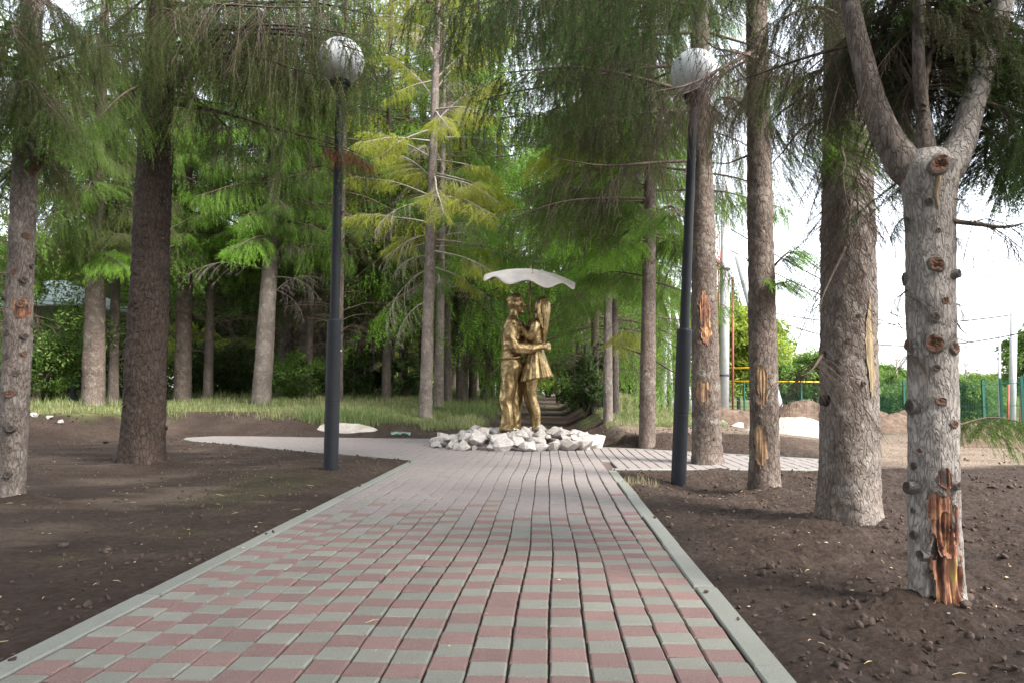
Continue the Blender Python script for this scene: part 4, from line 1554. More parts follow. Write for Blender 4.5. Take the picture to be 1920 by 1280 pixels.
# --- the middle distance: each tree set from the picture
def build_middle():
    def mid(label, foot, w, top, tw, Ht, seed, bark, z0, z1, L0, L1, n, kinds, mats, crown, Y=None, wood=None, stubs=14, hand=(), azr=None, ck=0):
        tr = px_trunk(foot[0], foot[1], w, top[0], top[1], tw, Ht, seed, Y, k=26, flare=0.2, rough=0.9)
        r = tree(label, tr, bark, 0.05)
        small_stubs(r, tr, stubs, 0.5, z0, (0.012, 0.022), bark)
        fill_boughs(r, tr, tr.z0 + z0, tr.z0 + z1, L0, L1, n, kinds, mats, wood, check=False, tilt=(-0.22, 0.12), azr=azr)
        for b, t, dY, kd, mt in hand:
            add_bough(r, kd, at(b[0], b[1], tr.P[0, 1]), at(t[0], t[1], tr.P[0, 1] + dY), mt, wood=wood)
        if crown:
            add_crown_top(r, z1 - 0.4, 0.6 if foot[0] < 1000 else 0.42, crown, random.random() * 6)
        return r, tr

    Yt = 12.0
    mid('straight grey-brown spruce at the plaza rim right of the stone heap', (1213, 838), 31, (1219, 350), 22, 14, 41, M_BARK_BROWN, 3.4, 9, 2.2, 1.7, 40,
        ['full', 'hang', 'full'], [M_ND_MID, M_ND_FRESH, M_ND_OLIVE], M_ND_MID, Y=12.1,
        hand=[((1217, 480), (1090, 430), .4, 'full', M_ND_MID), ((1217, 430), (1040, 350), .5, 'full', M_ND_MID), ((1217, 520), (1095, 520), 1.0, 'full', M_ND_MID), ((1217, 440), (1330, 470), 1.4, 'full', M_ND_MID),
              ((1217, 590), (1300, 600), .5, 'dead', None), ((1217, 350), (1080, 330), .2, 'full', M_ND_FRESH), ((1217, 450), (1120, 480), -.8, 'full', M_ND_FRESH), ((1217, 300), (1060, 240), .6, 'full', M_ND_MID), ((1217, 260), (1000, 300), 1.2, 'full', M_ND_YELLOW), ((1217, 590), (1120, 650), .8, 'arch', None), ((1217, 400), (1150, 380), -.6, 'full', M_ND_MID), ((1217, 380), (1010, 420), 1.6, 'full', M_ND_MID), ((1217, 610), (1150, 640), 1.2, 'sparse', M_ND_YELLOW)])
    mid('slim pale spruce right of the earth track, left one of two close twins', (1140, 790), 18, (1140, 560), 15, 14, 42, M_BARK_GREY, 3.0, 9.5, 2.1, 1.7, 40, ['full'], [M_ND_MID, M_ND_FRESH, M_ND_MID], M_ND_MID,
        hand=[((1140, 560), (1060, 580), -.5, 'full', M_ND_MID), ((1140, 530), (1080, 560), -1.5, 'full', M_ND_MID)])
    mid('slim dark spruce right of the earth track, right one of two close twins', (1155, 782), 13, (1152, 560), 11, 14, 43, M_BARK_FAR, 3.2, 9.5, 2.0, 1.7, 26, ['full'], [M_ND_MID], M_ND_DARK)
    # tall yellowish one beside the track
    mid('tall thin spruce with sparse yellow-green sprays and bare branches, left of the statue', (797, 783), 25, (818, 100), 13, 15, 44, M_BARK_GREY, 3.6, 10.5, 1.9, 1.5, 10, ['arch', 'sparse'], [M_ND_YELLOW], M_ND_YELLOW, wood=M_TWIG_GREY, stubs=30,
        hand=[((813, 420), (655, 405), -.4, 'sparse', M_ND_YELLOW), ((813, 370), (665, 330), -.3, 'sparse', M_ND_YELLOW), ((815, 300), (690, 250), .3, 'sparse', M_ND_YELLOW), ((816, 240), (700, 300), -.8, 'sparse', M_ND_YELLOW),
              ((816, 190), (740, 110), .3, 'sparse', M_ND_YELLOW), ((817, 150), (720, 190), -.5, 'sparse', M_ND_YELLOW), ((816, 260), (900, 220), -.6, 'sparse', M_ND_YELLOW), ((815, 330), (940, 380), -.4, 'full', M_ND_YELLOW),
              ((813, 390), (970, 440), .3, 'full', M_ND_FRESH), ((811, 470), (940, 520), -.8, 'sparse', M_ND_YELLOW), ((811, 500), (900, 545), .2, 'sparse', M_ND_YELLOW), ((816, 170), (900, 90), .3, 'sparse', M_ND_YELLOW),
              ((814, 330), (830, 400), -1.5, 'sparse', M_ND_YELLOW), ((816, 210), (840, 240), -1.5, 'sparse', M_ND_YELLOW), ((812, 440), (720, 500), .3, 'arch', None), ((811, 500), (725, 620), .2, 'arch', None), ((811, 480), (735, 520), -.4, 'arch', None),
              ((810, 560), (745, 640), -.3, 'arch', None), ((812, 440), (900, 430), -.8, 'arch', None), ((815, 380), (700, 440), -.7, 'arch', None), ((815, 300), (930, 330), .6, 'sparse', M_ND_YELLOW), ((816, 120), (870, 40), -.4, 'sparse', M_ND_YELLOW), ((816, 100), (760, 60), -.4, 'sparse', M_ND_YELLOW),
              ((816, 230), (930, 150), .5, 'full', M_ND_YELLOW), ((815, 340), (720, 280), .8, 'full', M_ND_YELLOW), ((816, 150), (950, 60), .3, 'full', M_ND_YELLOW), ((813, 400), (900, 340), -.9, 'full', M_ND_YELLOW), ((816, 60), (700, 40), .4, 'full', M_ND_YELLOW), ((812, 450), (990, 490), 1.0, 'full', M_ND_FRESH)])
    mid('grey spruce trunk directly behind the tall yellowish one, half hidden by it', (822, 762), 19, (826, 560), 15, 14, 45, M_BARK_GREY, 3.4, 10, 2.0, 1.6, 34, ['full', 'sparse', 'arch'], [M_ND_MID, M_ND_DARK], M_ND_MID, stubs=10)
    # left bank
    mid('leaning pale spruce with dark knot spots on the bank left of the left lamp', (490, 757), 36, (510, 430), 27, 13, 46, M_BARK_GREY, 4.6, 9.5, 2.0, 1.6, 44, ['full', 'full', 'hang'], [M_ND_FRESH, M_ND_FRESH, M_ND_MID], M_ND_MID, stubs=46,
        hand=[((505, 500), (585, 430), .3, 'arch', None), ((505, 520), (600, 560), .2, 'arch', None), ((505, 480), (570, 470), -.4, 'arch', None), ((505, 560), (600, 520), -.3, 'arch', None), ((505, 540), (570, 600), .3, 'arch', None), ((505, 510), (350, 515), -.5, 'arch', None),
              ((508, 470), (440, 420), -.8, 'full', M_ND_FRESH), ((508, 430), (545, 420), -1., 'full', M_ND_MID), ((508, 440), (560, 380), -.2, 'full', M_ND_MID)])
    mid('brown spruce with a bright green crown, just right of the thick dark trunk', (342, 752), 33, (348, 480), 27, 13, 47, M_BARK_BROWN, 4.1, 9.5, 2.4, 1.8, 64, ['full'], [M_ND_FRESH], M_ND_FRESH, stubs=16)
    mid('half dark, half pale spruce trunk in grass left of the thick dark one', (174, 762), 42, (180, 500), 33, 13, 48, M_BARK_BROWN, 4.3, 9.5, 2.3, 1.7, 60, ['full', 'hang'], [M_ND_OLIVE, M_ND_MID, M_ND_MID], M_ND_MID, stubs=24,
        hand=[((178, 450), (110, 420), -.6, 'hang', M_ND_OLIVE), ((178, 480), (225, 500), -1.2, 'full', M_ND_FRESH), ((178, 470), (250, 480), -.6, 'full', M_ND_FRESH)])


build_middle()


# --- the dense stand behind, in planting rows
def far_trunk(seed):
    z = np.array([0, 1.5, 4, 8, 13.0]); r = np.array([0.21, 0.185, 0.155, 0.10, 0.03])
    x = 0.10 * np.sin(z * 0.3 + seed)
    tr = Trunk(np.c_[x - x[0], 0 * z, z, r], seed, 14, 0.25, 0.8)
    return tr.mesh(M_BARK_FAR, 0.22)


FAR_TRUNK = [far_trunk(s) for s in (81, 82, 83)]


def far_tree(x, y, label, group, mat, z0=2.6, sc=1.0, rt=0.8, skirt=True, name='spruce_tree', bark=None):
    root = thing(name, label, 'tree', (x, y, H(x, y)), group)
    o = link('trunk', random.choice(FAR_TRUNK), root, None, (0, 0, random.random() * 6.3), (rt, rt, 1.0))
    if bark:
        o.material_slots[0].link = 'OBJECT'; o.material_slots[0].material = bark
    o = add_crown_top(root, z0, sc, mat, random.random() * 6.3)
    if skirt:
        link('dead_branches', random.choice(SKIRT), root, (0, 0, max(0.5, z0 - 3.6)), (0, 0, random.random() * 6.3), random.uniform(1.15, 1.45) if z0 > 4 else random.uniform(0.8, 1.1))
    return root


def build_stand():
    rng = random.Random(5)
    # row on the left edge of the track
    ORD = ['nearest', 'second nearest', 'third nearest', 'fourth nearest', 'fifth nearest', 'sixth nearest', 'seventh nearest', 'farthest']
    for k, (px, py, w) in enumerate(((840, 756, 16), (864, 753, 17), (886, 750, 15), (908, 748, 14), (922, 746, 13), (936, 745, 11))):
        p = hit(px, py)
        far_tree(p.x, p.y, ORD[k] + ' slim dark spruce in the row left of the earth track', 'spruces lining the left of the earth track', rng.choice([M_ND_MID, M_ND_MID, M_ND_FRESH]), rng.uniform(2.6, 3.6), 1.35, w / 2 / FPX * p.y / 0.2)
    for k, (px, py, w) in enumerate(((1117, 772, 12), (1100, 768, 11), (1086, 762, 10), (1076, 758, 9), (1047, 754, 8))):
        p = hit(px, py)
        far_tree(p.x, p.y, ORD[k] + ' thin spruce in the row right of the earth track behind the twins', 'spruces lining the right of the earth track', rng.choice([M_ND_MID, M_ND_MID, M_ND_FRESH]), rng.uniform(1.6, 2.6), 1.25, w / 2 / FPX * p.y / 0.2)
    for px, py, w in ((530, 716, 18), (571, 718, 22)):
        p = at(px, py, 25.0); 
        far_tree(p.x, p.y, 'shaded grey spruce behind the leaning pale trunk' if px == 530 else 'shaded grey spruce behind the left lamp post', None, M_ND_DARK, 3.2, 0.95, w / 2 / FPX * p.y / 0.2, bark=M_BARK_GREY)
    # rows of the stand
    for ix in range(10):
        for iy in range(9):
            x = -5.4 - 2.4 * ix + rng.gauss(0, 0.35)
            y = 23.5 + 4.2 * iy + rng.gauss(0, 0.5)
            if x < -0.62 * y - 2: continue
            if x < -0.36 * y and (ix + iy) % 3: continue
            if y < 27 and x > -7.0: continue
            far_tree(x, y, 'tall spruce among the dense dark stand beyond the grassy bank', 'spruces of the dense stand on the left', rng.choice([M_ND_DARK, M_ND_MID, M_ND_MID]), rng.uniform(4.2, 5.4), rng.uniform(1.15, 1.4), rng.uniform(0.6, 0.95))
    for x, y, mt, sc in ((-5.2, 23.6, M_ND_YELLOW, 1.25), (-6.8, 26.4, M_ND_MID, 1.3), (-4.9, 28.5, M_ND_YELLOW, 1.3), (-6.2, 21.6, M_ND_MID, 1.1), (-10.5, 22.5, M_ND_MID, 1.2), (-12.6, 21.0, M_ND_MID, 1.2), (-3.0, 26.0, M_ND_YELLOW, 1.2)):
        far_tree(x, y, 'spruce just behind the front of the stand left of the statue', 'spruces behind the tall yellowish tree', mt, rng.uniform(4.4, 5.2), sc, 0.75)
    for x, y in ((-13.0, 15.6), (-15.8, 19.6), (-17.0, 17.0)):
        far_tree(x, y, 'spruce beyond the left picture edge beside the pavilion', 'spruces beside the pavilion', M_ND_MID, rng.uniform(4.4, 5.0), 1.2, 0.8)
    for x, y in ((2.2, 44), (1.9, 52), (2.4, 60), (3.4, 30), (4.6, 48), (5.2, 58)):
        far_tree(x, y, 'spruce further along the right side of the earth track', 'distant spruces right of the track', M_ND_MID, rng.uniform(2.2, 3.0), 0.95, 0.7)


build_stand()


# --- the rows go on behind the viewer and shade the near end of the path
for x, y, z0_ in ((-4.6, 2.2, 4.2), (-5.2, -2.0, 3.6), (-3.6, -5.5, 3.2), (3.6, -1.6, 3.6), (2.8, -5.5, 3.2), (-7.8, 4.6, 3.6), (-1.2, -9.0, 3.0), (6.0, -4.5, 3.2), (3.0, 0.2, 4.4), (-2.9, -0.8, 4.2), (0.6, -4.4, 4.0)):
    far_tree(x, y, 'spruce of the avenue near the viewer, outside the picture', 'spruces behind the viewer', M_ND_DARK, z0_, 1.25, 0.8, False)


# ------------------------------------------------------------------ leafy shrubs and trees
def leaf_mesh(name, seed, R, Ht, nclump, nleaf, ls, mats, stems=7, trunk=None):
    rng = np.random.default_rng(seed)
    a = Acc()
    C = rng.normal(size=(nclump, 3)); C /= np.linalg.norm(C, axis=1)[:, None]
    C *= (0.35 + 0.65 * rng.random((nclump, 1)) ** 0.5)
    C = C * np.array([R, R, Ht * 0.48]) + np.array([0, 0, Ht * 0.54])
    if trunk: C[:, 2] = trunk + (C[:, 2]) * (1 - trunk / Ht)
    cr = (0.20 + 0.22 * rng.random(nclump)) * R
    idx = rng.integers(0, nclump, nleaf)
    d = rng.normal(size=(nleaf, 3)); d /= np.linalg.norm(d, axis=1)[:, None]
    p = C[idx] + d * cr[idx][:, None] * (0.35 + 0.65 * rng.random((nleaf, 1)) ** 0.6) * np.array([1, 1, 0.8])
    p[:, 2] = np.maximum(p[:, 2], 0.04 + 0.1 * rng.random(nleaf))
    nrm = nz(d * 0.6 + np.array([0, 0, 0.55]) + 0.55 * rng.normal(size=(nleaf, 3)))
    ax = nz(np.cross(nrm, rng.normal(size=(nleaf, 3)))); bx = np.cross(nrm, ax)
    s = ls * (0.6 + 0.8 * rng.random((nleaf, 1)))
    V = np.stack([p - ax * s, p + bx * s * 0.42 + nrm * s * 0.08, p + ax * s, p - bx * s * 0.42 + nrm * s * 0.08], 1).reshape(-1, 3)
    F = np.arange(nleaf * 4).reshape(-1, 4)
    t = np.clip(0.5 + 0.22 * rng.normal(size=nclump)[idx] + 0.15 * rng.normal(size=nleaf), 0, 1)
    a.add(V, F, 1, False, np.repeat(t, 4))
    fol = a.mesh('foliage', [M_TWIG, mats])
    b = Acc()
    for i in range(stems):
        c = C[rng.integers(nclump)]
        st = np.array([rng.normal() * 0.08 * R, rng.normal() * 0.08 * R, -0.05]) if not trunk else np.array([0, 0, trunk * 0.7])
        u = np.linspace(0, 1, 6)[:, None]
        P = st * (1 - u) + c * u + np.array([0, 0, 0.12 * Ht]) * np.sin(u * 3.14) * 0.5
        b.tube(P, np.linspace(0.022, 0.006, 6) * (1 if not trunk else 2), 5, 0, False)
    if trunk:
        zz = np.linspace(-0.2, Ht * 0.7, 8)
        b.tube(np.c_[0.06 * np.sin(zz), 0 * zz, zz], np.linspace(0.13, 0.03, 8), 8, 0, False)
    return fol, b.mesh('stems', [M_TWIG])


SHRUB = [leaf_mesh('s', 601, 1.0, 1.7, 36, 6500, 0.055, M_LEAF), leaf_mesh('s', 602, 1.2, 1.5, 40, 7000, 0.05, M_LEAF), leaf_mesh('s', 603, 0.8, 1.9, 30, 5200, 0.06, M_LEAF)]
LTREE = [leaf_mesh('t', 611, 2.4, 6.0, 60, 9000, 0.17, M_LEAF, 10, 1.3), leaf_mesh('t', 612, 2.9, 5.2, 70, 10000, 0.17, M_LEAF, 10, 0.9),
         leaf_mesh('t', 613, 1.7, 3.9, 60, 9000, 0.055, M_LEAF, 10, 0.7)]


def shrub(x, y, label, mat, s=1.0, kind=None, group=None, zs=1.0):
    root = thing('shrub', label, 'shrub', (x, y, H(x, y)), group)
    f, st = SHRUB[random.randrange(3) if kind is None else kind]
    rz = random.random() * 6.3
    o = link('foliage', f, root, None, (0, 0, rz), (s, s, s * zs))
    o.material_slots[1].link = 'OBJECT'; o.material_slots[1].material = mat
    link('stems', st, root, None, (0, 0, rz), (s, s, s * zs))
    return root


def leafy_tree(x, y, label, mat, s=1.0, group=None, kind=None, zs=1.0):
    root = thing('leafy_tree', label, 'tree', (x, y, H(x, y)), group)
    f, st = LTREE[random.randrange(2) if kind is None else kind]
    rz = random.random() * 6.3
    o = link('crown', f, root, None, (0, 0, rz), (s, s, s * zs))
    o.material_slots[1].link = 'OBJECT'; o.material_slots[1].material = mat
    link('trunk', st, root, None, (0, 0, rz), (s, s, s * zs))
    return root


def build_shrubs():
    # by picture column and depth
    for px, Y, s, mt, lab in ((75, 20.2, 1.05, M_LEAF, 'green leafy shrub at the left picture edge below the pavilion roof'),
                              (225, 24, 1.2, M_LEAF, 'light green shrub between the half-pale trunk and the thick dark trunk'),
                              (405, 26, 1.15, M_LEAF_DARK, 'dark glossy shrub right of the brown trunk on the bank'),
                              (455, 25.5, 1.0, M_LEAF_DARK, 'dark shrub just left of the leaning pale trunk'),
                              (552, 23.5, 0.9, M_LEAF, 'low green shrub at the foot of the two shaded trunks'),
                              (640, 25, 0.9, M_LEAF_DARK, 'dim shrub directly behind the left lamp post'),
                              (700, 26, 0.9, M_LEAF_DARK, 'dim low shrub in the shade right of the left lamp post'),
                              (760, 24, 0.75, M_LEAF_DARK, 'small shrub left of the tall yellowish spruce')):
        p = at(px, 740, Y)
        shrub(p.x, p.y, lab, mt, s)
    p = at(70, 740, 19.8)
    leafy_tree(p.x, p.y, 'small leafy tree in front of the pavilion roof at the left edge', M_LEAF, 0.95, None, 2)
    for px, Y, s in ((1085, 24, 1.0), (1105, 20, 0.85), (1120, 27, 1.1)):
        p = at(px, 740, Y)
        shrub(p.x, p.y, 'straggly dark bush at the right side of the earth track', M_LEAF_DARK, s, 2, 'straggly bushes right of the track')
    for px, Y, s in ((365, 30, 1.5), (15, 26, 1.5), (130, 27, 1.3), (60, 29, 1.5), (300, 28, 1.2), (440, 30, 1.3), (200, 31, 1.4)):
        p = at(px, 740, Y)
        shrub(p.x, p.y, 'tall green thicket shrub behind the left bank', M_LEAF_YEL if px in (200, 300, 440, 365) else M_LEAF, s, None, 'thicket behind the left bank')  # brighter leaf colour on some shrubs stands in for sunlight the stand blocks
    for px, Y, s in ((20, 33, 1.25), (110, 36, 1.3), (190, 34, 1.15), (250, 38, 1.3), (330, 35, 1.2), (400, 38, 1.2), (470, 40, 1.2), (60, 42, 1.5), (150, 44, 1.5), (290, 46, 1.5), (380, 47, 1.4)):
        p = at(px, 740, Y)
        leafy_tree(p.x, p.y, 'broad leafy tree of the green belt behind the left bank', random.choice([M_LEAF, M_LEAF, M_LEAF_YEL]), s, 'leafy trees behind the left bank')
    # sunny meadow edge beyond the stand
    rng = random.Random(3)
    for i in range(26):
        x = -30 + 34 * (i + rng.random()) / 26
        y = 68 + rng.uniform(-2, 6)
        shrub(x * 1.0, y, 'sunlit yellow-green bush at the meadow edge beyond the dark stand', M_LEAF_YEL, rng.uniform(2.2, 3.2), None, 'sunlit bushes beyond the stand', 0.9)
    for i in range(12):
        x = -44 + 70 * (i + rng.random()) / 12
        leafy_tree(x, 84 + rng.uniform(-4, 8), 'leafy tree of the far edge beyond the wood', M_LEAF, rng.uniform(1.6, 2.4), 'leafy trees beyond the wood')
    # right: green belt behind the fence
    for px, Y, s, mt in ((1175, 42, 0.9, M_LEAF_YEL), (1215, 46, 1.15, M_LEAF), (1255, 50, 1.1, M_LEAF), (1130, 52, 1.2, M_LEAF), (1295, 56, 1.1, M_LEAF), (1340, 52, 0.9, M_LEAF_YEL), (1385, 52, 1.2, M_LEAF_YEL), (1425, 60, 0.9, M_LEAF)):
        p = at(px, 740, Y)
        leafy_tree(p.x, p.y, 'pale green leafy tree behind the green fence, beyond the right row', mt, s, 'leafy trees behind the fence')
    for px, Y, s in ((1475, 62, 0.75), (1500, 64, 0.68), (1530, 60, 0.78), (1558, 63, 0.8), (1600, 60, 0.7), (1650, 62, 0.62)):
        p = at(px, 740, Y)
        leafy_tree(p.x, p.y, 'low rounded leafy tree beyond the fence under the open sky', M_LEAF, s, 'low trees under the open sky')
    for px, Y, s in ((1668, 48, 1.2), (1690, 46, 1.0), (1800, 44, 1.0), (1822, 42, 1.1), (1845, 44, 0.9), (1700, 52, 1.1), (1720, 47, 0.9), (1865, 46, 0.8), (1785, 50, 1.0), (1580, 50, 1.1), (1610, 47, 1.0), (1640, 50, 1.2)):
        p = at(px, 740, Y)
        shrub(p.x, p.y, 'light green bush beyond the fence near the forked tree', M_LEAF, s * 1.3, None, 'bushes beyond the fence')
    p = at(1955, 740, 52)
    leafy_tree(p.x, p.y, 'drooping grey-green tree at the right picture edge beyond the pole', M_LEAF, 0.95, None, 0)
    rng2 = random.Random(12)
    for i in range(20):
        p = at(1440 + i * 27, 738, rng2.uniform(95, 130))
        leafy_tree(p.x, p.y, 'small tree of the low far treeline on the right horizon', M_LEAF, rng2.uniform(0.55, 0.9), 'low far treeline on the right')


build_shrubs()


# ------------------------------------------------------------------ grass
def build_grass():
    rng = np.random.default_rng(17)

    def blades(x, y, h, w, t, name):
        n = len(x)
        z = terrain(x, y, False)
        az = rng.random(n) * 6.28
        lean = 0.15 + 0.5 * rng.random(n)
        dx, dy = np.cos(az), np.sin(az)
        px_, py_ = -dy * w / 2, dx * w / 2
        b = np.stack([x, y, z - 0.02], 1)
        mid = b + np.stack([dx * lean * h * 0.25, dy * lean * h * 0.25, h * 0.6], 1)
        tip = b + np.stack([dx * lean * h * 0.8, dy * lean * h * 0.8, h * (1 - 0.25 * lean)], 1)
        s = np.stack([px_, py_, 0 * px_], 1)
        V = np.stack([b - s, b + s, mid + s * 0.7, mid - s * 0.7, tip], 1).reshape(-1, 3)
        k = np.arange(n)[:, None] * 5
        a = Acc()
        a.add(V, k + np.array([[0, 1, 2, 3]]), 0, False, np.repeat(t, 5))
        a.F.append((k + np.array([[3, 2, 4]]), 0, False))
        o = link(name, a.mesh(name, [M_GRASS]))
        tag(o, kind='stuff')

    n = 150000
    y = 15.2 + 26 * rng.random(n) ** 1.8
    x = -0.8 * y + (0.8 * y + 3.6) * rng.random(n)
    x[: n // 4] = -5.5 + 8.5 * rng.random(n // 4)
    nn = 0.5 * fbm(x * 0.9, y * 0.9, s=77, o=4)
    tr = np.abs(x - track_x(y))
    edge = 15.9 + 0.25 * np.sin(x * 1.3) - 0.9 * sst(-7.5, -10, x) * 3
    left = (x < track_x(y)) & (y > edge + 0.1 - nn * 1.3) & (tr > 1.15 + 0.5 * nn)
    right = (x > track_x(y) + 1.5) & (y > 14.5 + 4 * nn + 2 * rng.random(n)) & (x < 4)
    dens = 0.12 + 0.88 * sst(-0.35, 0.3, fbm(x * 0.7, y * 0.7, s=15, o=3))
    k = (left | right) & (rng.random(n) < dens)
    x, y = x[k], y[k]
    tall = sst(0.0, 0.5, fbm(x * 0.5, y * 0.5, s=19, o=3) + 0.25 * np.exp(-((x + 3.8) / 2.2) ** 2))
    h = (0.06 + 0.14 * rng.random(len(x))) * (1 + 1.3 * tall * rng.random(len(x)))
    t = np.clip(0.45 + 0.5 * fbm(x * 0.6, y * 0.6, s=25, o=3) + 0.2 * rng.normal(size=len(x)), 0, 1)
    t = np.where(right[k], t * 0.6, t)
    blades(x, y, h, 0.006 + 0.0005 * y, t, 'bank_grass')
    # thin weeds on the right between plaza and fence, and a tuft by the lamp
    n = 26000
    y = 14 + 22 * rng.random(n); x = 1.5 + 14 * rng.random(n)
    k = (fbm(x * 0.45, y * 0.45, s=35, o=3) + 0.02 * (y - 20) > 0.05) & (x < 0.42 * y)
    x, y = x[k], y[k]
    blades(x, y, 0.10 + 0.2 * rng.random(len(x)), 0.018, np.clip(0.2 + 0.4 * rng.random(len(x)), 0, 1), 'weedy_grass')
    c = gp(1200, 905)
    n = 60
    x = c.x + rng.normal(size=n) * 0.10; y = c.y + rng.normal(size=n) * 0.08
    blades(x, y, 0.05 + 0.12 * rng.random(n), 0.006, np.full(n, 0.02), 'dry_tuft')
    # sparse seedlings in the left bed
    n = 2600
    x = -1.9 - 2.6 * rng.random(n) ** 1.3; y = 2.2 + 6.5 * rng.random(n)
    k = fbm(x * 1.1, y * 1.1, s=91, o=4) > 0.12
    x, y = x[k], y[k]
    blades(x, y, 0.012 + 0.03 * rng.random(len(x)), 0.006, 0.3 + 0.5 * rng.random(len(x)), 'seedling_grass')


M_GRASS = mat_needle('grass_blades', (0.42, 0.35, 0.20), (0.24, 0.25, 0.115), (0.14, 0.21, 0.07), 0.45)
build_grass()
#NEXT2
# ------------------------------------------------------------------ statue
ST = at(968, 808, 12.5)
SS = 12.5 / FPX                                # metres for one picture pixel at the statue


def ell(acc, c, r, m=0, k=20, n=12, tilt=0.0):
    th = np.linspace(0, math.pi, n); ph = np.arange(k) * 2 * math.pi / k
    TH, PH = np.meshgrid(th, ph, indexing='ij')
    V = np.stack([np.sin(TH) * np.cos(PH) * r[0], np.sin(TH) * np.sin(PH) * r[1], np.cos(TH) * r[2]], -1).reshape(-1, 3)
    if tilt:
        V = V @ np.array(Matrix.Rotation(tilt, 3, 'Y')).T
    i = np.arange(n - 1)[:, None] * k; j = np.arange(k)[None, :]
    q = np.stack([i + j, i + k + j, i + k + (j + 1) % k, i + (j + 1) % k], -1).reshape(-1, 4)
    acc.add(V + np.asarray(c, float), q, m)


def loft(acc, secs, k=24, m=0):
    """secs: (x, y, z, rx, ry) level rings from the bottom up"""
    S_ = np.array(secs, float)
    zz = np.linspace(0, len(S_) - 1, (len(S_) - 1) * 5 + 1)
    P = np.stack([np.interp(zz, np.arange(len(S_)), S_[:, c]) for c in range(5)], 1)
    for _ in range(3): P[1:-1] = (P[:-2] + 2 * P[1:-1] + P[2:]) / 4
    th = np.arange(k) * 2 * math.pi / k
    V = np.stack([P[:, 0:1] + P[:, 3:4] * np.cos(th), P[:, 1:2] + P[:, 4:5] * np.sin(th), P[:, 2:3] + 0 * th], -1).reshape(-1, 3)
    n = len(P)
    i = np.arange(n - 1)[:, None] * k; j = np.arange(k)[None, :]
    q = np.stack([i + j, i + (j + 1) % k, i + k + (j + 1) % k, i + k + j], -1).reshape(-1, 4)
    acc.add(V, q, m)
    b = acc.n - n * k
    acc.F.append((np.array([b + np.arange(k)[::-1]]), m, True)); acc.F.append((np.array([b + (n - 1) * k + np.arange(k)]), m, True))


def limb(acc, pts, k=16):
    P = np.array([p[:3] for p in pts], float); R = np.array([p[3] for p in pts], float)
    s = np.linspace(0, len(P) - 1, (len(P) - 1) * 6 + 1)
    Ps = np.stack([np.interp(s, np.arange(len(P)), P[:, c]) for c in range(3)], 1); Rs = np.interp(s, np.arange(len(P)), R)
    for _ in range(4):
        Ps[1:-1] = (Ps[:-2] + 2 * Ps[1:-1] + Ps[2:]) / 4; Rs[1:-1] = (Rs[:-2] + 2 * Rs[1:-1] + Rs[2:]) / 4
    acc.tube(Ps, Rs, k)
    ell(acc, Ps[0], (Rs[0],) * 3, 0, 12, 8); ell(acc, Ps[-1], (Rs[-1],) * 3, 0, 12, 8)


def fuse(acc, name, voxel, smooth=3, disp=None, mat=None):
    """melts overlapping shapes into one skin, then presses folds into it"""
    me = acc.mesh(name, [], False)
    o = link(name, me)
    r = o.modifiers.new('r', 'REMESH'); r.mode = 'VOXEL'; r.voxel_size = voxel
    s = o.modifiers.new('s', 'SMOOTH'); s.factor = 0.5; s.iterations = smooth
    dg = bpy.context.evaluated_depsgraph_get()
    out = bpy.data.meshes.new_from_object(o.evaluated_get(dg))
    bpy.data.objects.remove(o); bpy.data.meshes.remove(me)
    n = len(out.vertices)
    co = np.empty(n * 3, np.float32); out.vertices.foreach_get('co', co); co = co.reshape(-1, 3).astype(float)
    if disp is not None:
        nm = np.empty(n * 3, np.float32); out.vertices.foreach_get('normal', nm); nm = nm.reshape(-1, 3)
        co = co + nm * disp(co)[:, None]
    co *= SS
    out.vertices.foreach_set('co', co.astype(np.float32).ravel())
    out.polygons.foreach_set('use_smooth', np.ones(len(out.polygons), bool))
    out.materials.clear(); out.materials.append(mat)
    out.update()
    out.name = name
    return out


def hand(acc, wrist, palm_dir, finger_dir, curl_dir, size, thumb_dir):
    """palm and five unequal, bent fingers"""
    w = np.array(wrist, float); f = nz(np.array(finger_dir, float)); c = nz(np.array(curl_dir, float)); u = nz(np.array(palm_dir, float))
    pal = w + f * size * 0.5
    limb(acc, [(*w, size * 0.26), (*pal, size * 0.32), (*(pal + f * size * 0.2), size * 0.28)], 10)
    for i, (o, l) in enumerate(((-0.33, 0.62), (-0.11, 0.72), (0.11, 0.68), (0.32, 0.52))):
        p0 = pal + u * o * size + f * size * 0.2
        p1 = p0 + f * l * size * 0.5 + c * l * size * 0.08
        p2 = p1 + nz(f + c * 0.8) * l * size * 0.3
        p3 = p2 + nz(f * 0.3 + c) * l * size * 0.25
        limb(acc, [(*p0, size * .105), (*p1, size * .098), (*p2, size * .09), (*p3, size * .075)], 8)
    t = np.array(thumb_dir, float)
    p0 = w + f * size * 0.25 + nz(t) * size * 0.22
    p1 = p0 + nz(t + f * 0.8) * size * 0.3; p2 = p1 + nz(f + c * 0.5) * size * 0.25
    limb(acc, [(*p0, size * .13), (*p1, size * .115), (*p2, size * .085)], 8)


def ridge(x, s):
    return 1 - 2 * np.abs(vnoise(*x, s=s))


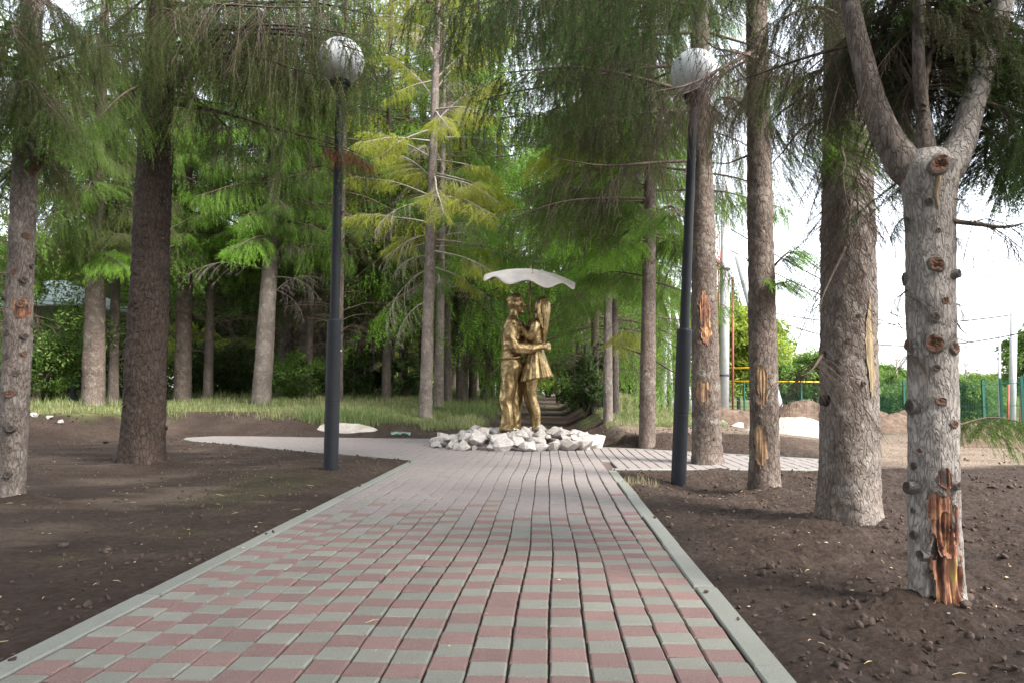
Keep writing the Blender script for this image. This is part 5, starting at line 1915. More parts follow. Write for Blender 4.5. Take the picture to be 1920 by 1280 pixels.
def build_statue():
    root = thing('statue', 'gold-bronze statue of a couple embracing under an umbrella on the white stones', 'statue', ST, rz=0.0)
    # ---- the man
    a = Acc()
    loft(a, [(-17, -11, 1, 9, 8), (-17, -11, 10, 11, 10), (-17.5, -11, 40, 11, 11.5), (-15, -11, 75, 13, 13), (-11, -10, 105, 17, 15), (-8, -9, 128, 18, 16)])
    loft(a, [(-4, 11, 1, 8, 8), (-4, 11, 10, 10, 10), (-4, 11, 40, 11.5, 11.5), (-3, 11, 75, 13.5, 13), (-4, 10, 105, 17, 15), (-7, 9, 128, 18, 16)])
    loft(a, [(-8, 0, 110, 19, 23), (-8, 0, 124, 19.5, 25), (-8, 0, 137, 18, 25), (-8, 0, 150, 18.5, 26), (-7, 0, 170, 20, 30), (-6, 0, 186, 20.5, 33), (-8, 0, 198, 17, 34), (-8, 0, 207, 12, 25), (-6, 0, 213, 9.5, 12), (-4, 0, 220, 8.5, 9), (-2, 0, 232, 8.5, 9)])
    # hem of the jacket
    loft(a, [(-8, 0, 134, 20.5, 27), (-8, 0, 138, 21.5, 28), (-8, 0, 142, 20, 27)])
    # shoes
    for y, x, yaw in ((-12, -20, -0.75), (11, -5, -0.55)):
        d = np.array([math.cos(yaw), math.sin(yaw), 0])
        p = np.array([x, y, 5.0])
        limb(a, [(*(p - d * 6), 7), (*(p + d * 6), 7.5), (*(p + d * 16 - [0, 0, .5]), 6.5), (*(p + d * 23 - [0, 0, 1.5]), 5)])
    # head
    ell(a, (-1.5, 0, 240), (15.5, 12.5, 18), k=24, n=16)
    ell(a, (3.5, 0, 231), (11.5, 9.5, 13))                     # jaw and face
    ell(a, (10.5, 0, 222.5), (5, 5.5, 4.5))                      # chin
    limb(a, [(12.5, 0, 243, 2.2), (18.0, 0, 235.5, 2.9), (14, 0, 233.5, 2.6)], 10)   # nose
    ell(a, (12.3, 0, 229.3), (3.4, 4.6, 1.3)); ell(a, (12.2, 0, 226.4), (3.2, 4.2, 1.4))   # lips
    for sy in (-1, 1):
        limb(a, [(12.0, sy * 2.5, 245.2, 1.8), (11.0, sy * 6, 246, 1.9), (8, sy * 9.5, 244.5, 1.6)], 8)   # brow
        ell(a, (11.0, sy * 5, 241), (2.4, 2.6, 1.8))
        ell(a, (9.0, sy * 7.5, 235), (4.5, 3.2, 3.5))
        ell(a, (-1.5, sy * 12.6, 237.5), (3.0, 1.8, 5.2))      # ear
    # collar and lapel
    limb(a, [(-12, -8, 211, 4), (-12, 8, 211, 4)], 10)
    limb(a, [(-10, -9, 212, 3.5), (0, -11, 208, 3.5), (7, -6, 199, 3)], 10); limb(a, [(-10, 9, 212, 3.5), (0, 11, 208, 3.5), (7, 6, 199, 3)], 10)
    limb(a, [(10, -16, 190, 2.5), (16, -14, 182, 3.2), (13, -18, 178, 2.2)], 8)
    # near arm round the woman's back
    limb(a, [(-8, -30, 197, 12.5), (-9, -36, 184, 12), (-7, -38, 168, 10.8), (-3, -38, 156, 10.5), (8, -36, 152.5, 10), (26, -31, 153, 8.6), (38, -26, 155, 7.4), (44, -22, 156, 6.6)])
    hand(a, (44, -22, 156), (0, 0, 1), (0.75, 0.35, 0.06), (0.1, 1, -0.05), 17, (-0.1, -0.2, 1))
    # far arm raised to the umbrella handle
    limb(a, [(-6, 30, 197, 12), (2, 36, 180, 11), (10, 34, 170, 9.5), (17, 26, 180, 8), (21, 14, 192, 6.5)])
    hand(a, (20.5, 13, 192), (0, 0, 1), (0.45, -0.75, 0.25), (-0.9, -0.3, 0.0), 14, (0.3, 0.2, 1))

    def folds(co):
        x, y, z = co.T
        body = sst(212, 200, z)
        leg = sst(130, 118, z)
        d = leg * 2.0 * ridge((x * 0.055 + z * 0.02, y * 0.055, z * 0.030 - x * 0.035), 3)
        d = d + leg * 1.3 * ridge((x * 0.11 + 9, y * 0.11, z * 0.05 + x * 0.06), 4)
        top = (1 - leg) * body
        d = d + top * (1.4 * ridge((x * 0.06, y * 0.06, z * 0.075 + x * 0.03), 5) + 0.9 * ridge((x * 0.12, y * 0.12, z * 0.12), 6))
        band = np.exp(-((z - 146) / 12) ** 2)
        d = d + band * 0.9 * np.sin(z * 0.75 + 1.4 * vnoise(x * 0.1, y * 0.1, s=8))
        arm = (y < -24) & (z > 140) & (z < 168) & (x > -6)
        d = np.where(arm, d * 0.5 + 0.35 * np.sin(x * 0.62 + z * 0.3 + 2 * vnoise(x * 0.08, y * 0.1, s=2)), d)
        d = d + 0.18 * vnoise(x * 0.35, y * 0.35, z * 0.35, 9)
        hair = sst(246, 249, z + 0.22 * (6 - x)) * (z > 222)
        return d * np.maximum(body, 0.15) + hair * (1.3 + 0.5 * np.sin(y * 1.6 + x * 0.5))

    man = link('man_figure', fuse(a, 'man_figure', 1.25, 3, folds, M_BRONZE), root)

    # ---- the woman
    a = Acc()
    loft(a, [(36, 0, 118, 18, 19), (37, 0, 134, 18, 20), (36, 0, 150, 14.5, 16.5), (35.5, 0, 160, 14, 17), (35, 0, 176, 15.5, 20), (36, 0, 190, 13.5, 23.5), (37, 0, 199, 10, 24), (38, 0, 205, 8, 14), (40, 0, 210, 7, 7.5), (42, 0, 222, 7, 7)])
    ell(a, (26, -9, 181), (7, 8, 8)); ell(a, (26, 9, 181), (7, 8, 8))
    for y, dx in ((-8.5, 0), (9, -6)):
        limb(a, [(31 + dx, y, 122, 15), (28 + dx, y, 100, 13.2), (27.5 + dx, y, 80, 11), (28.5 + dx, y, 63, 9.2), (33 + dx, y, 50, 9.2), (37.5 + dx, y, 36, 8.6), (39.5 + dx, y, 20, 6), (40.5 + dx, y, 9, 5.2)])
        limb(a, [(38 + dx, y, 5, 5.5), (46 + dx, y - 3, 4, 4.8), (54 + dx, y - 7, 1.5, 4.2), (59 + dx, y - 9, 0.5, 3)])
    # head facing the man
    ell(a, (47, 0, 233), (14.5, 11.5, 17), k=24, n=16)
    ell(a, (42.5, 0, 224.5), (9.5, 8.5, 12)); ell(a, (37.5, 0, 216.5), (4, 4.5, 4))
    limb(a, [(35, 0, 232, 1.5), (31.8, 0, 226.5, 2.1), (34, 0, 225, 1.8)], 8)
    ell(a, (34.6, 0, 220.7), (2.6, 3.6, 1.2)); ell(a, (34.9, 0, 218.4), (2.5, 3.3, 1.2))
    for sy in (-1, 1):
        ell(a, (35.8, sy * 4.5, 231), (2, 2.4, 1.6)); ell(a, (37, sy * 6.5, 225.5), (3.5, 3, 3.2))
    # arms to the man's chest and shoulder
    limb(a, [(37, -23, 197, 8.5), (33, -27, 184, 7.8), (26, -28, 171, 7), (20, -25, 177, 6), (15, -20, 187, 4.8)])
    hand(a, (15, -20, 187), (0, 0.3, 1), (-0.55, 0.3, 0.6), (-0.8, 0.5, -0.2), 12, (0.2, 0.8, 0.6))
    limb(a, [(37, 23, 197, 8.5), (30, 28, 186, 7.8), (22, 26, 176, 7), (18, 20, 188, 5.5), (17, 13, 197, 4.8)])
    hand(a, (17, 13, 197), (0, 0.3, 1), (-0.6, 0.1, 0.6), (-0.8, 0.3, -0.2), 12, (0.2, -0.8, 0.6))

    def wf(co):
        x, y, z = co.T
        top = sst(150, 165, z) * sst(206, 198, z)
        return top * (0.5 * ridge((x * 0.08, y * 0.08, z * 0.07), 13)) + 0.15 * vnoise(x * 0.3, y * 0.3, z * 0.3, 14)

    wom = link('woman_figure', fuse(a, 'woman_figure', 1.15, 3, wf, M_BRONZE), root)

    # long hair down the back, with strands pressed in
    a = Acc()
    ell(a, (50, 0, 236), (14.5, 13.2, 15.5), k=24, n=16)
    loft(a, [(48, 0, 158, 2.5, 5), (50, 0, 168, 4.5, 10), (52, 0, 185, 6.5, 14), (53.5, 0, 205, 8, 15), (53.5, 0, 222, 11, 14.5), (51, 0, 238, 13.5, 13.6), (50, 0, 248, 10, 10)])
    for sy in (-1, 1):
        limb(a, [(45, sy * 10.5, 243, 3.5), (42, sy * 12.2, 232, 3.4), (43, sy * 13, 218, 3.4), (46, sy * 14.5, 205, 3.2), (49, sy * 15, 192, 2)], 10)

    def hf(co):
        x, y, z = co.T
        an = np.arctan2(y, x - 46)
        return 0.55 * np.sin(an * 26 + 1.2 * np.sin(z * 0.05)) + 0.3 * np.sin(an * 47 + z * 0.03) + 0.3 * vnoise(x * 0.2, y * 0.2, z * 0.05, 3)

    link('hair', fuse(a, 'hair', 1.0, 2, hf, M_BRONZE), wom)

    # pleated skirt
    k, n = 96, 14
    th = np.arange(k) * 2 * math.pi / k
    u = np.linspace(0, 1, n)[:, None]
    zc = 152 - 56 * u + 4.5 * u * np.cos(th)
    pl = 1 + u ** 0.7 * (0.085 * np.sin(th * 15 + 0.7 * np.sin(th * 2)) + 0.03 * np.sin(th * 31))
    rx = (15.5 + 15 * u ** 1.15) * pl; ry = (17.5 + 12.5 * u) * pl
    xx = 36 + 1.5 * u + rx * np.cos(th); yy = ry * np.sin(th)
    V = np.stack([xx, yy, zc], -1)
    Vi = np.stack([36 + 1.5 * u + (rx - 1.3) * np.cos(th), (ry - 1.3) * np.sin(th), zc], -1)[::-1]
    Vall = np.concatenate([V, Vi]).reshape(-1, 3) * SS
    nn = 2 * n
    i = np.arange(nn - 1)[:, None] * k; j = np.arange(k)[None, :]
    q = np.stack([i + k + j, i + k + (j + 1) % k, i + (j + 1) % k, i + j], -1).reshape(-1, 4)
    link('skirt', mk('skirt', Vall, [(q, 0, True)], [M_BRONZE]), wom)

    # ---- umbrella, tipped towards the viewer
    um = link('umbrella', None, root, (23 * SS, 9 * SS, 188 * SS))
    um.rotation_euler = (math.radians(2), math.radians(2.2), 0)
    a = Acc()
    zt = 118
    a.tube(np.array([[0, 0, -8], [0, 0, 40], [0, 0, zt]]) * SS, np.array([2.3, 2.1, 2.0]) * SS, 10)
    lathe(a, [(0.1 * SS, (zt + 5.5) * SS), (1.2 * SS, (zt + 5) * SS), (1.5 * SS, (zt) * SS), (1.5 * SS, (zt - 6) * SS)][::-1], 10)
    link('shaft', a.mesh('shaft', [M_BRONZE], False), um)
    k, n = 128, 16
    th = np.arange(k) * 2 * math.pi / k
    u = np.linspace(0.015, 1, n)[:, None]
    R = 88.0
    drop = 19 * u ** 2.2 + 5 * u
    wav = np.cos(th * 8 + math.pi)                               # eight panels, low at the rib ends
    r = R * u * (1 + 0.02 * u * wav)
    zz = -drop - 5.2 * u ** 2 * wav
    V = np.stack([r * np.cos(th), r * np.sin(th), zz + 0 * th], -1)
    Vi = (V - np.array([0, 0, 1.6]))[::-1]
    Vall = np.concatenate([V, Vi]).reshape(-1, 3)
    Rm = np.array(Matrix.Rotation(math.radians(3.5), 3, 'Y') @ Matrix.Rotation(math.radians(8.0), 3, 'X'))
    Vall = (Vall @ Rm.T + np.array([0, 0, zt])) * SS
    nn = 2 * n
    i = np.arange(nn - 1)[:, None] * k; j = np.arange(k)[None, :]
    q = np.stack([i + k + j, i + k + (j + 1) % k, i + (j + 1) % k, i + j], -1).reshape(-1, 4)
    link('canopy', mk('canopy', Vall, [(q, 0, True)], [M_CANOPY]), um)
    for m in range(8):
        aa = (m + 0.5) * math.pi / 4
        a = Acc()
        P = []
        for f in np.linspace(0.03, 0.95, 8):
            P.append([R * f * math.cos(aa), R * f * math.sin(aa), -(19 * f ** 2.2 + 5 * f) - 2.6 - 5.2 * f * f])
        P = (np.array(P) @ Rm.T + np.array([0, 0, zt])) * SS
        a.tube(P, 0.7 * SS, 5)
        link('rib', a.mesh('rib', [M_BRONZE], False), um)
    return root


build_statue()


# ------------------------------------------------------------------ white stones round the statue
def build_stones():
    rng = np.random.default_rng(40)
    shapes = []
    for k in range(9):
        V, F = rock_geo(rng, 17, 0.74)
        shapes.append(mk('stone', V, [(F, 0, False)], [M_ROCK]))
    c = at(971, 830, 12.5)
    cx, cy = c.x, 12.45
    placed = []
    ring = []
    for n, R0, z, s0, lay in ((34, 1.29, 0.0, 0.135, 0), (32, 1.12, 0.08, 0.115, 1), (27, 0.96, 0.15, 0.095, 1), (21, 0.74, 0.18, 0.09, 1), (15, 0.50, 0.195, 0.085, 1), (7, 0.22, 0.19, 0.085, 1)):
        for i in range(n):
            th = 2 * math.pi * (i + rng.normal() * 0.18) / n
            ring.append((th, R0 + rng.normal() * 0.05, s0 * (0.55 + 1.0 * rng.random()), z + 0.025 * rng.normal() * (lay > 0), lay))
    for th, r, s, z, lay in ring:
        x, y = cx + r * math.cos(th), cy + r * math.sin(th) * 0.76
        o = link('white_stone', shapes[rng.integers(9)], None, (x, y, z + s * 0.42), (rng.normal() * 0.35, rng.normal() * 0.35, rng.random() * 6.3),
                 (s * (0.95 + 0.5 * rng.random()), s * (0.85 + 0.4 * rng.random()), s * (0.75 + 0.45 * rng.random())))
        if lay == 0:
            tag(o, 'rough white stone of the outermost ring, resting on the paving round the statue', 'stone', 'outer white stones round the statue')
        else:
            tag(o, 'rough white stone piled in the inner heap under the feet of the statue', 'stone', 'inner white stones of the heap')


build_stones()


# ------------------------------------------------------------------ lamps
def build_lamp(label, foot, top, Y, seam=True):
    p = at(foot[0], foot[1], Y); q = at(top[0], top[1], Y)
    root = thing('street_lamp', label, 'lamp', p, 'black lamp posts with white globes')
    d = (q - p)
    L = d.length
    root.rotation_mode = 'QUATERNION'
    root.rotation_quaternion = d.to_track_quat('Z', 'Y')
    a = Acc()
    lathe(a, [(0.078, -0.25), (0.078, 0.72), (0.076, 0.722), (0.076, 0.73), (0.078, 0.732), (0.077, 1.60), (0.074, 1.62), (0.055, 1.625)], 32)
    link('post_base', a.mesh('post_base', [M_LAMP], False), root)
    a = Acc()
    lathe(a, [(0.052, 1.55), (0.050, 2.6), (0.044, L - 0.62), (0.044, L - 0.53)], 28)
    link('post_shaft', a.mesh('post_shaft', [M_LAMP], False), root)
    a = Acc()
    lathe(a, [(0.050, L - 0.60), (0.085, L - 0.585), (0.088, L - 0.545), (0.112, L - 0.53), (0.114, L - 0.495), (0.10, L - 0.485)], 28)
    link('globe_collar', a.mesh('globe_collar', [M_LAMP], False), root)
    a = Acc()
    R = 0.258
    ell(a, (0, 0, L - R), (R, R, R), 0, 40, 24)
    link('globe', a.mesh('globe', [M_GLOBE], False), root)
    a = Acc()
    a.tube([[0, -0.07, 1.28], [0, -0.088, 1.28]], 0.011, 6)
    link('bolt', a.mesh('bolt', [M_CONC], False), root)
    return root


build_lamp('black lamp post with white globe left of the path, globe veiled by spruce sprays', (620, 880), (640, 73), 8.0)
build_lamp('black lamp post with white globe right of the path, globe crossed by thin bare twigs', (1272, 905), (1304, 95), 8.0)


# ------------------------------------------------------------------ background on the right: fence, poles, pipe, heaps
def build_background():
    # fence run seen through the trunks: near at the right, far towards the middle
    pts = [at(1915, 705, 23.5), at(1842, 711, 27.5), at(1694, 712, 33), at(1560, 712, 40), at(1450, 712, 45), at(1300, 714, 52), at(1130, 716, 60)]
    f1 = thing('mesh_fence', 'green wire mesh fence on green posts running across the right background', 'fence', (pts[0].x, pts[0].y, H(pts[0].x, pts[0].y)))
    org = Vector(f1.location)
    m = Acc()
    for i in range(len(pts) - 1):
        p, q = pts[i], pts[i + 1]
        L = (Vector((q.x - p.x, q.y - p.y, 0))).length
        n = max(1, round(L / 2.5))
        for s in range(n + (i == len(pts) - 2)):
            f = s / n
            x, y = p.x + (q.x - p.x) * f, p.y + (q.y - p.y) * f
            zt = p.z + (q.z - p.z) * f
            zb = H(x, y) - 0.1
            a = Acc()
            a.box((0, 0, (zt - zb) / 2), (0.04, 0.04, (zt - zb) / 2))
            link('fence_post', a.mesh('fence_post', [M_FENCE], False), f1, Vector((x, y, zb)) - org, (0, 0, math.atan2(q.y - p.y, q.x - p.x)))
        e = Vector((q.x - p.x, q.y - p.y, 0)).normalized()
        for s in range(int(L / 0.10)):
            f = s * 0.10 / L
            x, y = p.x + (q.x - p.x) * f, p.y + (q.y - p.y) * f
            zt = p.z + (q.z - p.z) * f - 0.06; zb = H(x, y) + 0.05
            m.tube([Vector((x, y, zb)) - org, Vector((x, y, zt)) - org], 0.0045, 3, 0, False)
        for h in (0.05, 0.5, 0.95):
            m.tube([Vector((p.x, p.y, H(p.x, p.y) + 0.08 + (p.z - H(p.x, p.y) - 0.2) * h)) - org, Vector((q.x, q.y, H(q.x, q.y) + 0.08 + (q.z - H(q.x, q.y) - 0.2) * h)) - org], 0.008, 4, 0, False)
    o = link('wire_mesh', m.mesh('wire_mesh', [M_FENCE], False), f1)
    tag(o, kind='stuff')
    # yellow gas pipe, two levels with a riser
    for y0, y1, xr, lab, sg in ((690, 689, 1436, 'upper yellow gas pipe crossing behind the slim scarred trunk', 0), (714, 716, 1572, 'lower yellow gas pipe running along the top of the green fence', 1)):
        p = at(1356, y0, 36); q = at(xr, y1, 34)
        r = thing('gas_pipe', lab, 'pipe', p)
        a = Acc()
        a.tube([(0, 0, 0), (q - p)[:]], 0.036, 10)
        link('pipe', a.mesh('pipe', [M_PIPE], False), r)
        for f in (0.02, 0.98):
            c = (q - p) * f
            zb = H(p.x + c.x, p.y + c.y) - p.z - 0.1
            a = Acc()
            a.tube([(c.x, c.y, zb), (c.x, c.y, c.z - 0.03)], 0.03, 8)
            link('pipe_support', a.mesh('pipe_support', [M_PIPE], False), r)

    def pole(label, foot, top, w, Y, strut=None, arms=None, m=M_CONC, tw=None, name='utility_pole', bands=(), grp=None):
        p = at(foot[0], foot[1], Y); q = at(top[0], top[1], Y)
        zb = min(p.z, H(p.x, p.y) - 0.1)
        base = Vector((p.x, p.y, zb))
        r = thing(name, label, 'pole', base, grp)
        R = w / 2 / FPX * Y
        a = Acc()
        a.tube([(0, 0, 0), (q - base)[:]], [R, R * (0.8 if tw is None else tw)], 14)
        link('mast', a.mesh('mast', [m], False), r)
        for b in bands:
            z = at(foot[0], b, Y).z - zb
            a = Acc(); lathe(a, [(R * 1.0, z - 0.03), (R * 1.12, z - 0.025), (R * 1.12, z + 0.025), (R * 1.0, z + 0.03)], 14)
            f = z / (q.z - zb)
            link('band', a.mesh('band', [M_WIRE], False), r, ((q.x - base.x) * f, (q.y - base.y) * f, 0))
        if strut:
            (fx, fy), (tx, ty), sw = strut
            s0 = at(fx, fy, Y - 0.6); s0.z = min(s0.z, H(s0.x, s0.y)); s1 = at(tx, ty, Y - 0.1)
            a = Acc(); a.tube([(s0 - base)[:], (s1 - base)[:]], sw / 2 / FPX * Y, 10)
            link('strut', a.mesh('strut', [m], False), r)
        if arms:
            for py, half in arms:
                c = at(top[0], py, Y) - base
                a = Acc(); a.box((c.x, c.y, c.z), (half / FPX * Y, 0.03, 0.035))
                for sx in (-1, -0.4, 0.4, 1):
                    lathe(a, [(0.02, 0.03), (0.045, 0.05), (0.03, 0.12), (0.045, 0.15), (0.01, 0.2)], 8, (c.x + sx * half / FPX * Y * 0.95, c.y, c.z))
                link('crossarm', a.mesh('crossarm', [m], False), r)
        return r

    pole('thick concrete pole with slanting brace, between the lamp tree and the slim scarred trunk', (1356, 760), (1361, 330), 19, 22, ((1470, 790), (1385, 480), 17), bands=(505, 703))
    pole('left leg of the pale concrete pole pair glimpsed left of the right lamp post', (1243, 756), (1252, 520), 10, 38)
    pole('right leg of the pale concrete pole pair glimpsed left of the right lamp post', (1259, 752), (1252, 520), 8, 38.2)
    pole('short pale concrete stump pole in the far meadow right of the paired trunks', (1174, 728), (1174, 690), 6, 50)
    pole('slanting pale concrete pole close left of the right lamp post', (1300, 770), (1262, 560), 10, 30)
    pole('bare grey concrete pole near the right edge of the picture', (1897, 830), (1901, 578), 12, 25, None, None, M_CONC, 0.95)
    pole('thin concrete power pole with insulators on a crossarm, right of the forked trunk', (1873, 770), (1874, 620), 5, 40, None, ((622, 9),), M_CONC)
    pole('distant wooden power pole with single crossarm, left of the forked trunk', (1680, 735), (1681, 660), 3, 75, None, ((675, 6),), M_TWIG_GREY)
    pole('distant wooden pole with diagonal stay, right of the forked trunk', (1810, 735), (1810, 680), 3, 75, ((1828, 735), (1812, 692), 2), ((684, 4),), M_TWIG_GREY)
    for foot, top, lab in (((1889, 835), (1891, 720), 'red-brown metal stake left of the bare grey pole'), ((1913, 835), (1914, 740), 'red-brown metal stake right of the bare grey pole'),
                           ((1372, 700), (1374, 520), 'thin red metal mast behind the thick concrete pole')):
        pole(lab, foot, top, 4, 24 if foot[0] > 1800 else 30, m=M_REDMET, tw=1.0, name='metal_stake')
    p1 = thing('lattice_mast', 'red lattice mast partly hidden behind the tree at the right lamp', 'mast', at(1345, 700, 40))
    a = Acc()
    z0 = H(p1.location.x, p1.location.y) - p1.location.z
    for sx in (-0.25, 0.25):
        for sy in (-0.25, 0.25):
            a.tube([(sx, sy, z0), (sx * 0.8, sy * 0.8, 7.5)], 0.035, 6)
    link('mast_leg', a.mesh('mast_leg', [M_REDMET], False), p1)
    a = Acc()
    for k in range(10):
        z = k * 0.75
        s = 1 if k % 2 else -1
        a.tube([(-0.25 * s, -0.25, z), (0.25 * s, -0.25, z + 0.75)], 0.02, 5); a.tube([(-0.25 * s, 0.25, z), (0.25 * s, 0.25, z + 0.75)], 0.02, 5)
    link('bracing', a.mesh('bracing', [M_REDMET], False), p1)

    # overhead cables
    for lab, A, B, sag in (('black overhead cable sagging to the bare grey pole at the right edge', (at(1440, 585, 30)), at(1901, 590, 25.0), 0.4),
                           ('black cable dipping behind the forked trunk and rising to the right', at(1480, 610, 30), at(1990, 605, 23), 0.75),
                           ('thin overhead wire slanting down from the slim scarred trunk to the power pole', at(1370, 430, 22), at(1874, 655, 40), 0.5),
                           ('second thin overhead wire just below the slanting one', at(1370, 470, 22), at(1874, 662, 40), 0.5),
                           ('faint wire from the power pole towards the distant stayed pole', at(1874, 668, 40), at(1810, 684, 75), 0.3)):
        r = thing('overhead_cable', lab, 'cable', A)
        P = []
        for f in np.linspace(0, 1, 25):
            v = (B - A) * f
            P.append((v.x, v.y, v.z - sag * 4 * f * (1 - f)))
        a = Acc(); a.tube(P, 0.02, 5)
        link('wire', a.mesh('wire', [M_WIRE], False), r)

    # soil mounds, gravel, slabs
    def mound(name, label, cat, px, py, Y, rx, ry, h, mat, seed, rough=0.25):
        p = at(px, py, Y); z = H(p.x, p.y)
        n, k = 26, 64
        u = np.linspace(0, 1, n)[:, None]; th = np.arange(k) * 2 * math.pi / k
        X = u * rx * np.cos(th) * (1 + 0.15 * np.sin(th * 3 + seed)); Yy = u * ry * np.sin(th) * (1 + 0.12 * np.sin(th * 2 + seed))
        Z = h * (1 - u ** 1.6) * (1 + 0.35 * vnoise(X * 1.3, Yy * 1.3, s=seed)) + rough * h * fbm(X * 4.5, Yy * 4.5, s=seed + 1, o=4, g=0.65) * (1 - u ** 4) - 0.12 * u ** 3
        V = np.stack([X, Yy, Z], -1).reshape(-1, 3)
        i = np.arange(n - 1)[:, None] * k; j = np.arange(k)[None, :]
        q = np.stack([i + j, i + k + j, i + k + (j + 1) % k, i + (j + 1) % k], -1).reshape(-1, 4)
        o = link(name, mk(name, V, [(q, 0, True)], [mat]), None, (p.x, p.y, z))
        return tag(o, label, cat)

    M_SOIL2 = mat_plain('dug_soil', (0.115, 0.082, 0.062), 0.95, 0, 0.4, 9, 0.1)
    mound('soil_mound', 'long brown soil mound behind the gravel heap, right of the slim scarred trunk', 'mound', 1500, 770, 21, 3.6, 1.6, 0.62, M_SOIL2, 3)
    mound('soil_mound', 'brown soil mound between the broad trunk and the forked trunk', 'mound', 1665, 790, 19, 1.9, 1.3, 0.55, M_SOIL2, 5)
    mound('soil_mound', 'clumpy brown soil mound at the right picture edge beside the dirt road', 'mound', 1880, 850, 13.5, 1.6, 1.1, 0.30, M_SOIL2, 7)
    mound('soil_mound', 'low brown soil mound between the lamp tree and the concrete pole', 'mound', 1390, 790, 18, 1.3, 1.0, 0.45, M_SOIL2, 9)
    mound('gravel_heap', 'heap of pale sand and gravel right of the slim scarred trunk', 'heap', 1490, 822, 14.6, 1.05, 0.75, 0.36, M_GRAVEL, 11, 0.1)
    mound('gravel_heap', 'flat spread of pale gravel on the left bank edge behind the lamp post', 'heap', 640, 797, 15.9, 0.85, 0.35, 0.10, M_GRAVEL, 13, 0.25)
    # pale slab edge at the right
    p = at(1890, 822, 16)
    a = Acc(); a.box((0, 0, 0), (0.9, 0.25, 0.06), 0, -0.25)
    tag(link('concrete_slab', a.mesh('concrete_slab', [M_WHITE], False), None, (p.x, p.y, p.z)), 'white concrete slab lying behind the soil mound at the right edge', 'slab')
    # loose rocks and broken concrete
    rng = np.random.default_rng(77)
    for px, py, Y, s, lab in ((1385, 798, 15.5, 0.20, 'grey-white boulder lying between the lamp tree and the slim scarred trunk'), (1355, 790, 16, 0.09, 'small pale rubble lump left of the grey-white boulder'),
                              (1470, 792, 16.4, 0.24, 'broken white concrete lump on the left shoulder of the gravel heap'), (1500, 797, 16.2, 0.16, 'broken white concrete lump on the right shoulder of the gravel heap'),
                              (1410, 800, 15.4, 0.13, 'small white rock beside the slim scarred trunk'),
                              (62, 798, 14.0, 0.10, 'white stone leftmost of three on the left dirt edge'), (92, 799, 14.0, 0.09, 'white stone in the middle of three on the left dirt edge'), (115, 797, 14.0, 0.08, 'white stone rightmost of three on the left dirt edge'),
                              (200, 806, 13, 0.07, 'brown clod stone left of the thick dark trunk'), (1862, 893, 7.2, 0.045, 'dark round clod at the edge of the dirt road')):
        V, F = rock_geo(rng, 15, 0.62)
        p = at(px, py, Y); z = H(p.x, p.y)
        dark = 'clod' in lab
        o = link('rock', mk('rock', V, [(F, 0, False)], [M_CLOD if dark else M_ROCK]), None, (p.x, p.y, max(z, p.z - s * 0.2) if not dark else z + s * .4), (0, 0, rng.random() * 6), (s * 1.25, s, s))
        tag(o, lab, 'rock')
    # crumpled pale film on the far plaza edge
    p = at(752, 815, 15.3)
    n = 9
    X, Yv = np.meshgrid(np.linspace(-0.2, 0.2, n), np.linspace(-0.1, 0.1, n))
    Z = 0.05 + 0.06 * vnoise(X * 14, Yv * 14, s=3)
    V = np.stack([X, Yv, Z], -1).reshape(-1, 3)
    V2 = V - np.array([0, 0, 0.003])
    i = np.arange(n - 1)[:, None] * n; j = np.arange(n - 1)[None, :]
    q = np.stack([i + j, i + j + 1, i + n + j + 1, i + n + j], -1).reshape(-1, 4)
    tag(link('plastic_film', mk('plastic_film', V, [(q, 0, True)], [M_PLASTIC]), None, (p.x, p.y, H(p.x, p.y))), 'crumpled pale green plastic film at the far plaza edge left of the stones', 'litter')


build_background()


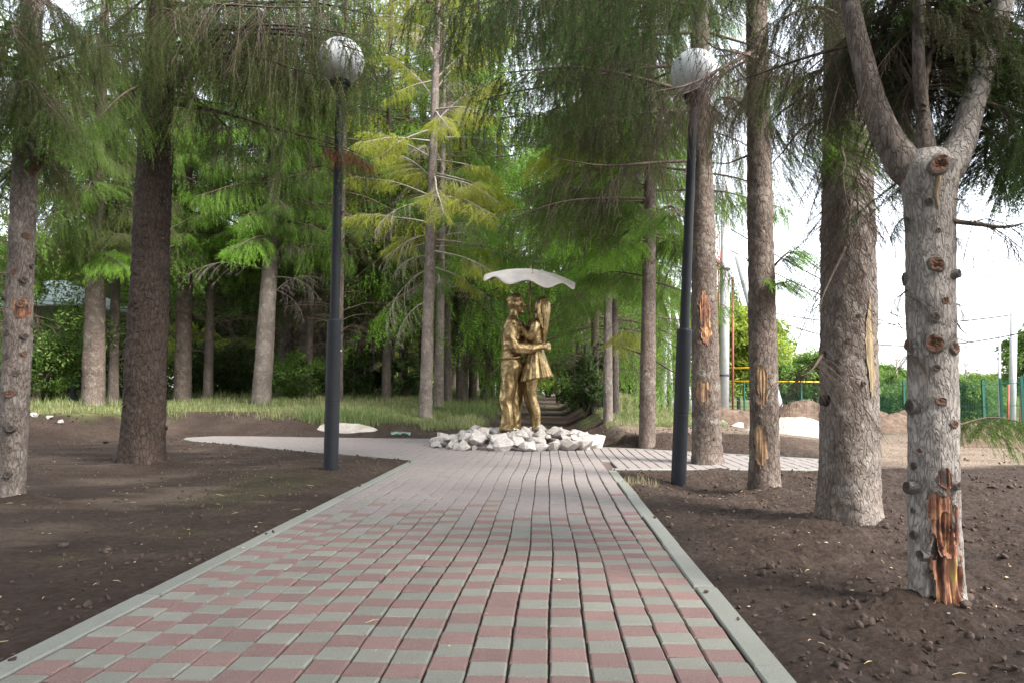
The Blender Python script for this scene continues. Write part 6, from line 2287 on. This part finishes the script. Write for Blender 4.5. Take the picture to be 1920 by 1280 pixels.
# ------------------------------------------------------------------ pavilion on the left
def build_pavilion():
    Yp = 21.5
    c = at(137, 740, Yp)
    z0 = H(c.x, c.y)
    root = thing('pavilion', 'garden pavilion with pale sheet roof and dark posts, half hidden at the left edge', 'pavilion', (c.x, c.y, z0))
    zt = at(137, 572, Yp).z - z0
    W, D = 3.6, 3.4
    for dx, dy in ((0, 0), (-W, 0), (0, D), (-W, D)):
        a = Acc(); a.box((dx, dy, zt / 2), (0.06, 0.06, zt / 2))
        link('post', a.mesh('post', [M_DKMET], False), root)
        a = Acc(); a.box((dx, dy, 0.12), (0.10, 0.10, 0.12))
        link('post_foot', a.mesh('post_foot', [M_DKMET], False), root)
    o = 0.30
    rise = 1.0
    x0, x1, y0, y1 = -W - o, o, -o, D + o
    cx, cy = -W / 2, D / 2
    a = Acc()
    V = [(x0, y0, zt), (x1, y0, zt), (x1, y1, zt), (x0, y1, zt), (cx - .3, cy, zt + rise), (cx + .3, cy, zt + rise),
         (x0, y0, zt - .05), (x1, y0, zt - .05), (x1, y1, zt - .05), (x0, y1, zt - .05)]
    a.add(V, [[0, 1, 5, 4], [2, 3, 4, 5]], 0, False)
    a.F.append((np.array([[1, 2, 5], [3, 0, 4]]), 0, False))
    a.F.append((np.array([[0, 6, 7, 1], [1, 7, 8, 2], [2, 8, 9, 3], [3, 9, 6, 0], [9, 8, 7, 6]]), 0, False))
    rf = link('roof', a.mesh('roof', [M_ROOF], False), root)
    for i in range(9):
        x = x0 + 0.3 + i * (x1 - x0 - 0.6) / 8
        t = 1 - abs(x - cx) / (x1 - cx)
        a = Acc(); a.tube([(x, y0, zt + 0.02), (x * 0.35 + cx * 0.65 if abs(x - cx) > .3 else x, y0 + (cy - y0) * max(0.15, t * 0.98), zt + 0.02 + rise * max(0.15, t * 0.98))], 0.02, 5)
        link('roof_rib', a.mesh('roof_rib', [M_ROOF], False), rf)
    # lattice rails between the posts
    for (xa, ya), (xb, yb) in (((0, 0), (-W, 0)), ((0, 0), (0, D)), ((-W, 0), (-W, D)), ((0, D), (-W, D))):
        a = Acc()
        L = math.hypot(xb - xa, yb - ya); rz = math.atan2(yb - ya, xb - xa)
        for h in (0.55, 0.95):
            a.box(((xa + xb) / 2, (ya + yb) / 2, h), (L / 2 - 0.07, 0.025, 0.025), 0, rz)
        for s in range(int(L / 0.16)):
            f = (s + 0.5) / int(L / 0.16)
            a.tube([(xa + (xb - xa) * f, ya + (yb - ya) * f, 0.57), (xa + (xb - xa) * (f + 0.03), ya + (yb - ya) * (f + 0.03), 0.93)], 0.012, 5)
        link('rail', a.mesh('rail', [M_DKMET], False), root)
    a = Acc(); a.box((-0.35, 0.0, 1.30), (0.22, 0.02, 0.17))
    link('panel', a.mesh('panel', [M_DKMET], False), root)


build_pavilion()
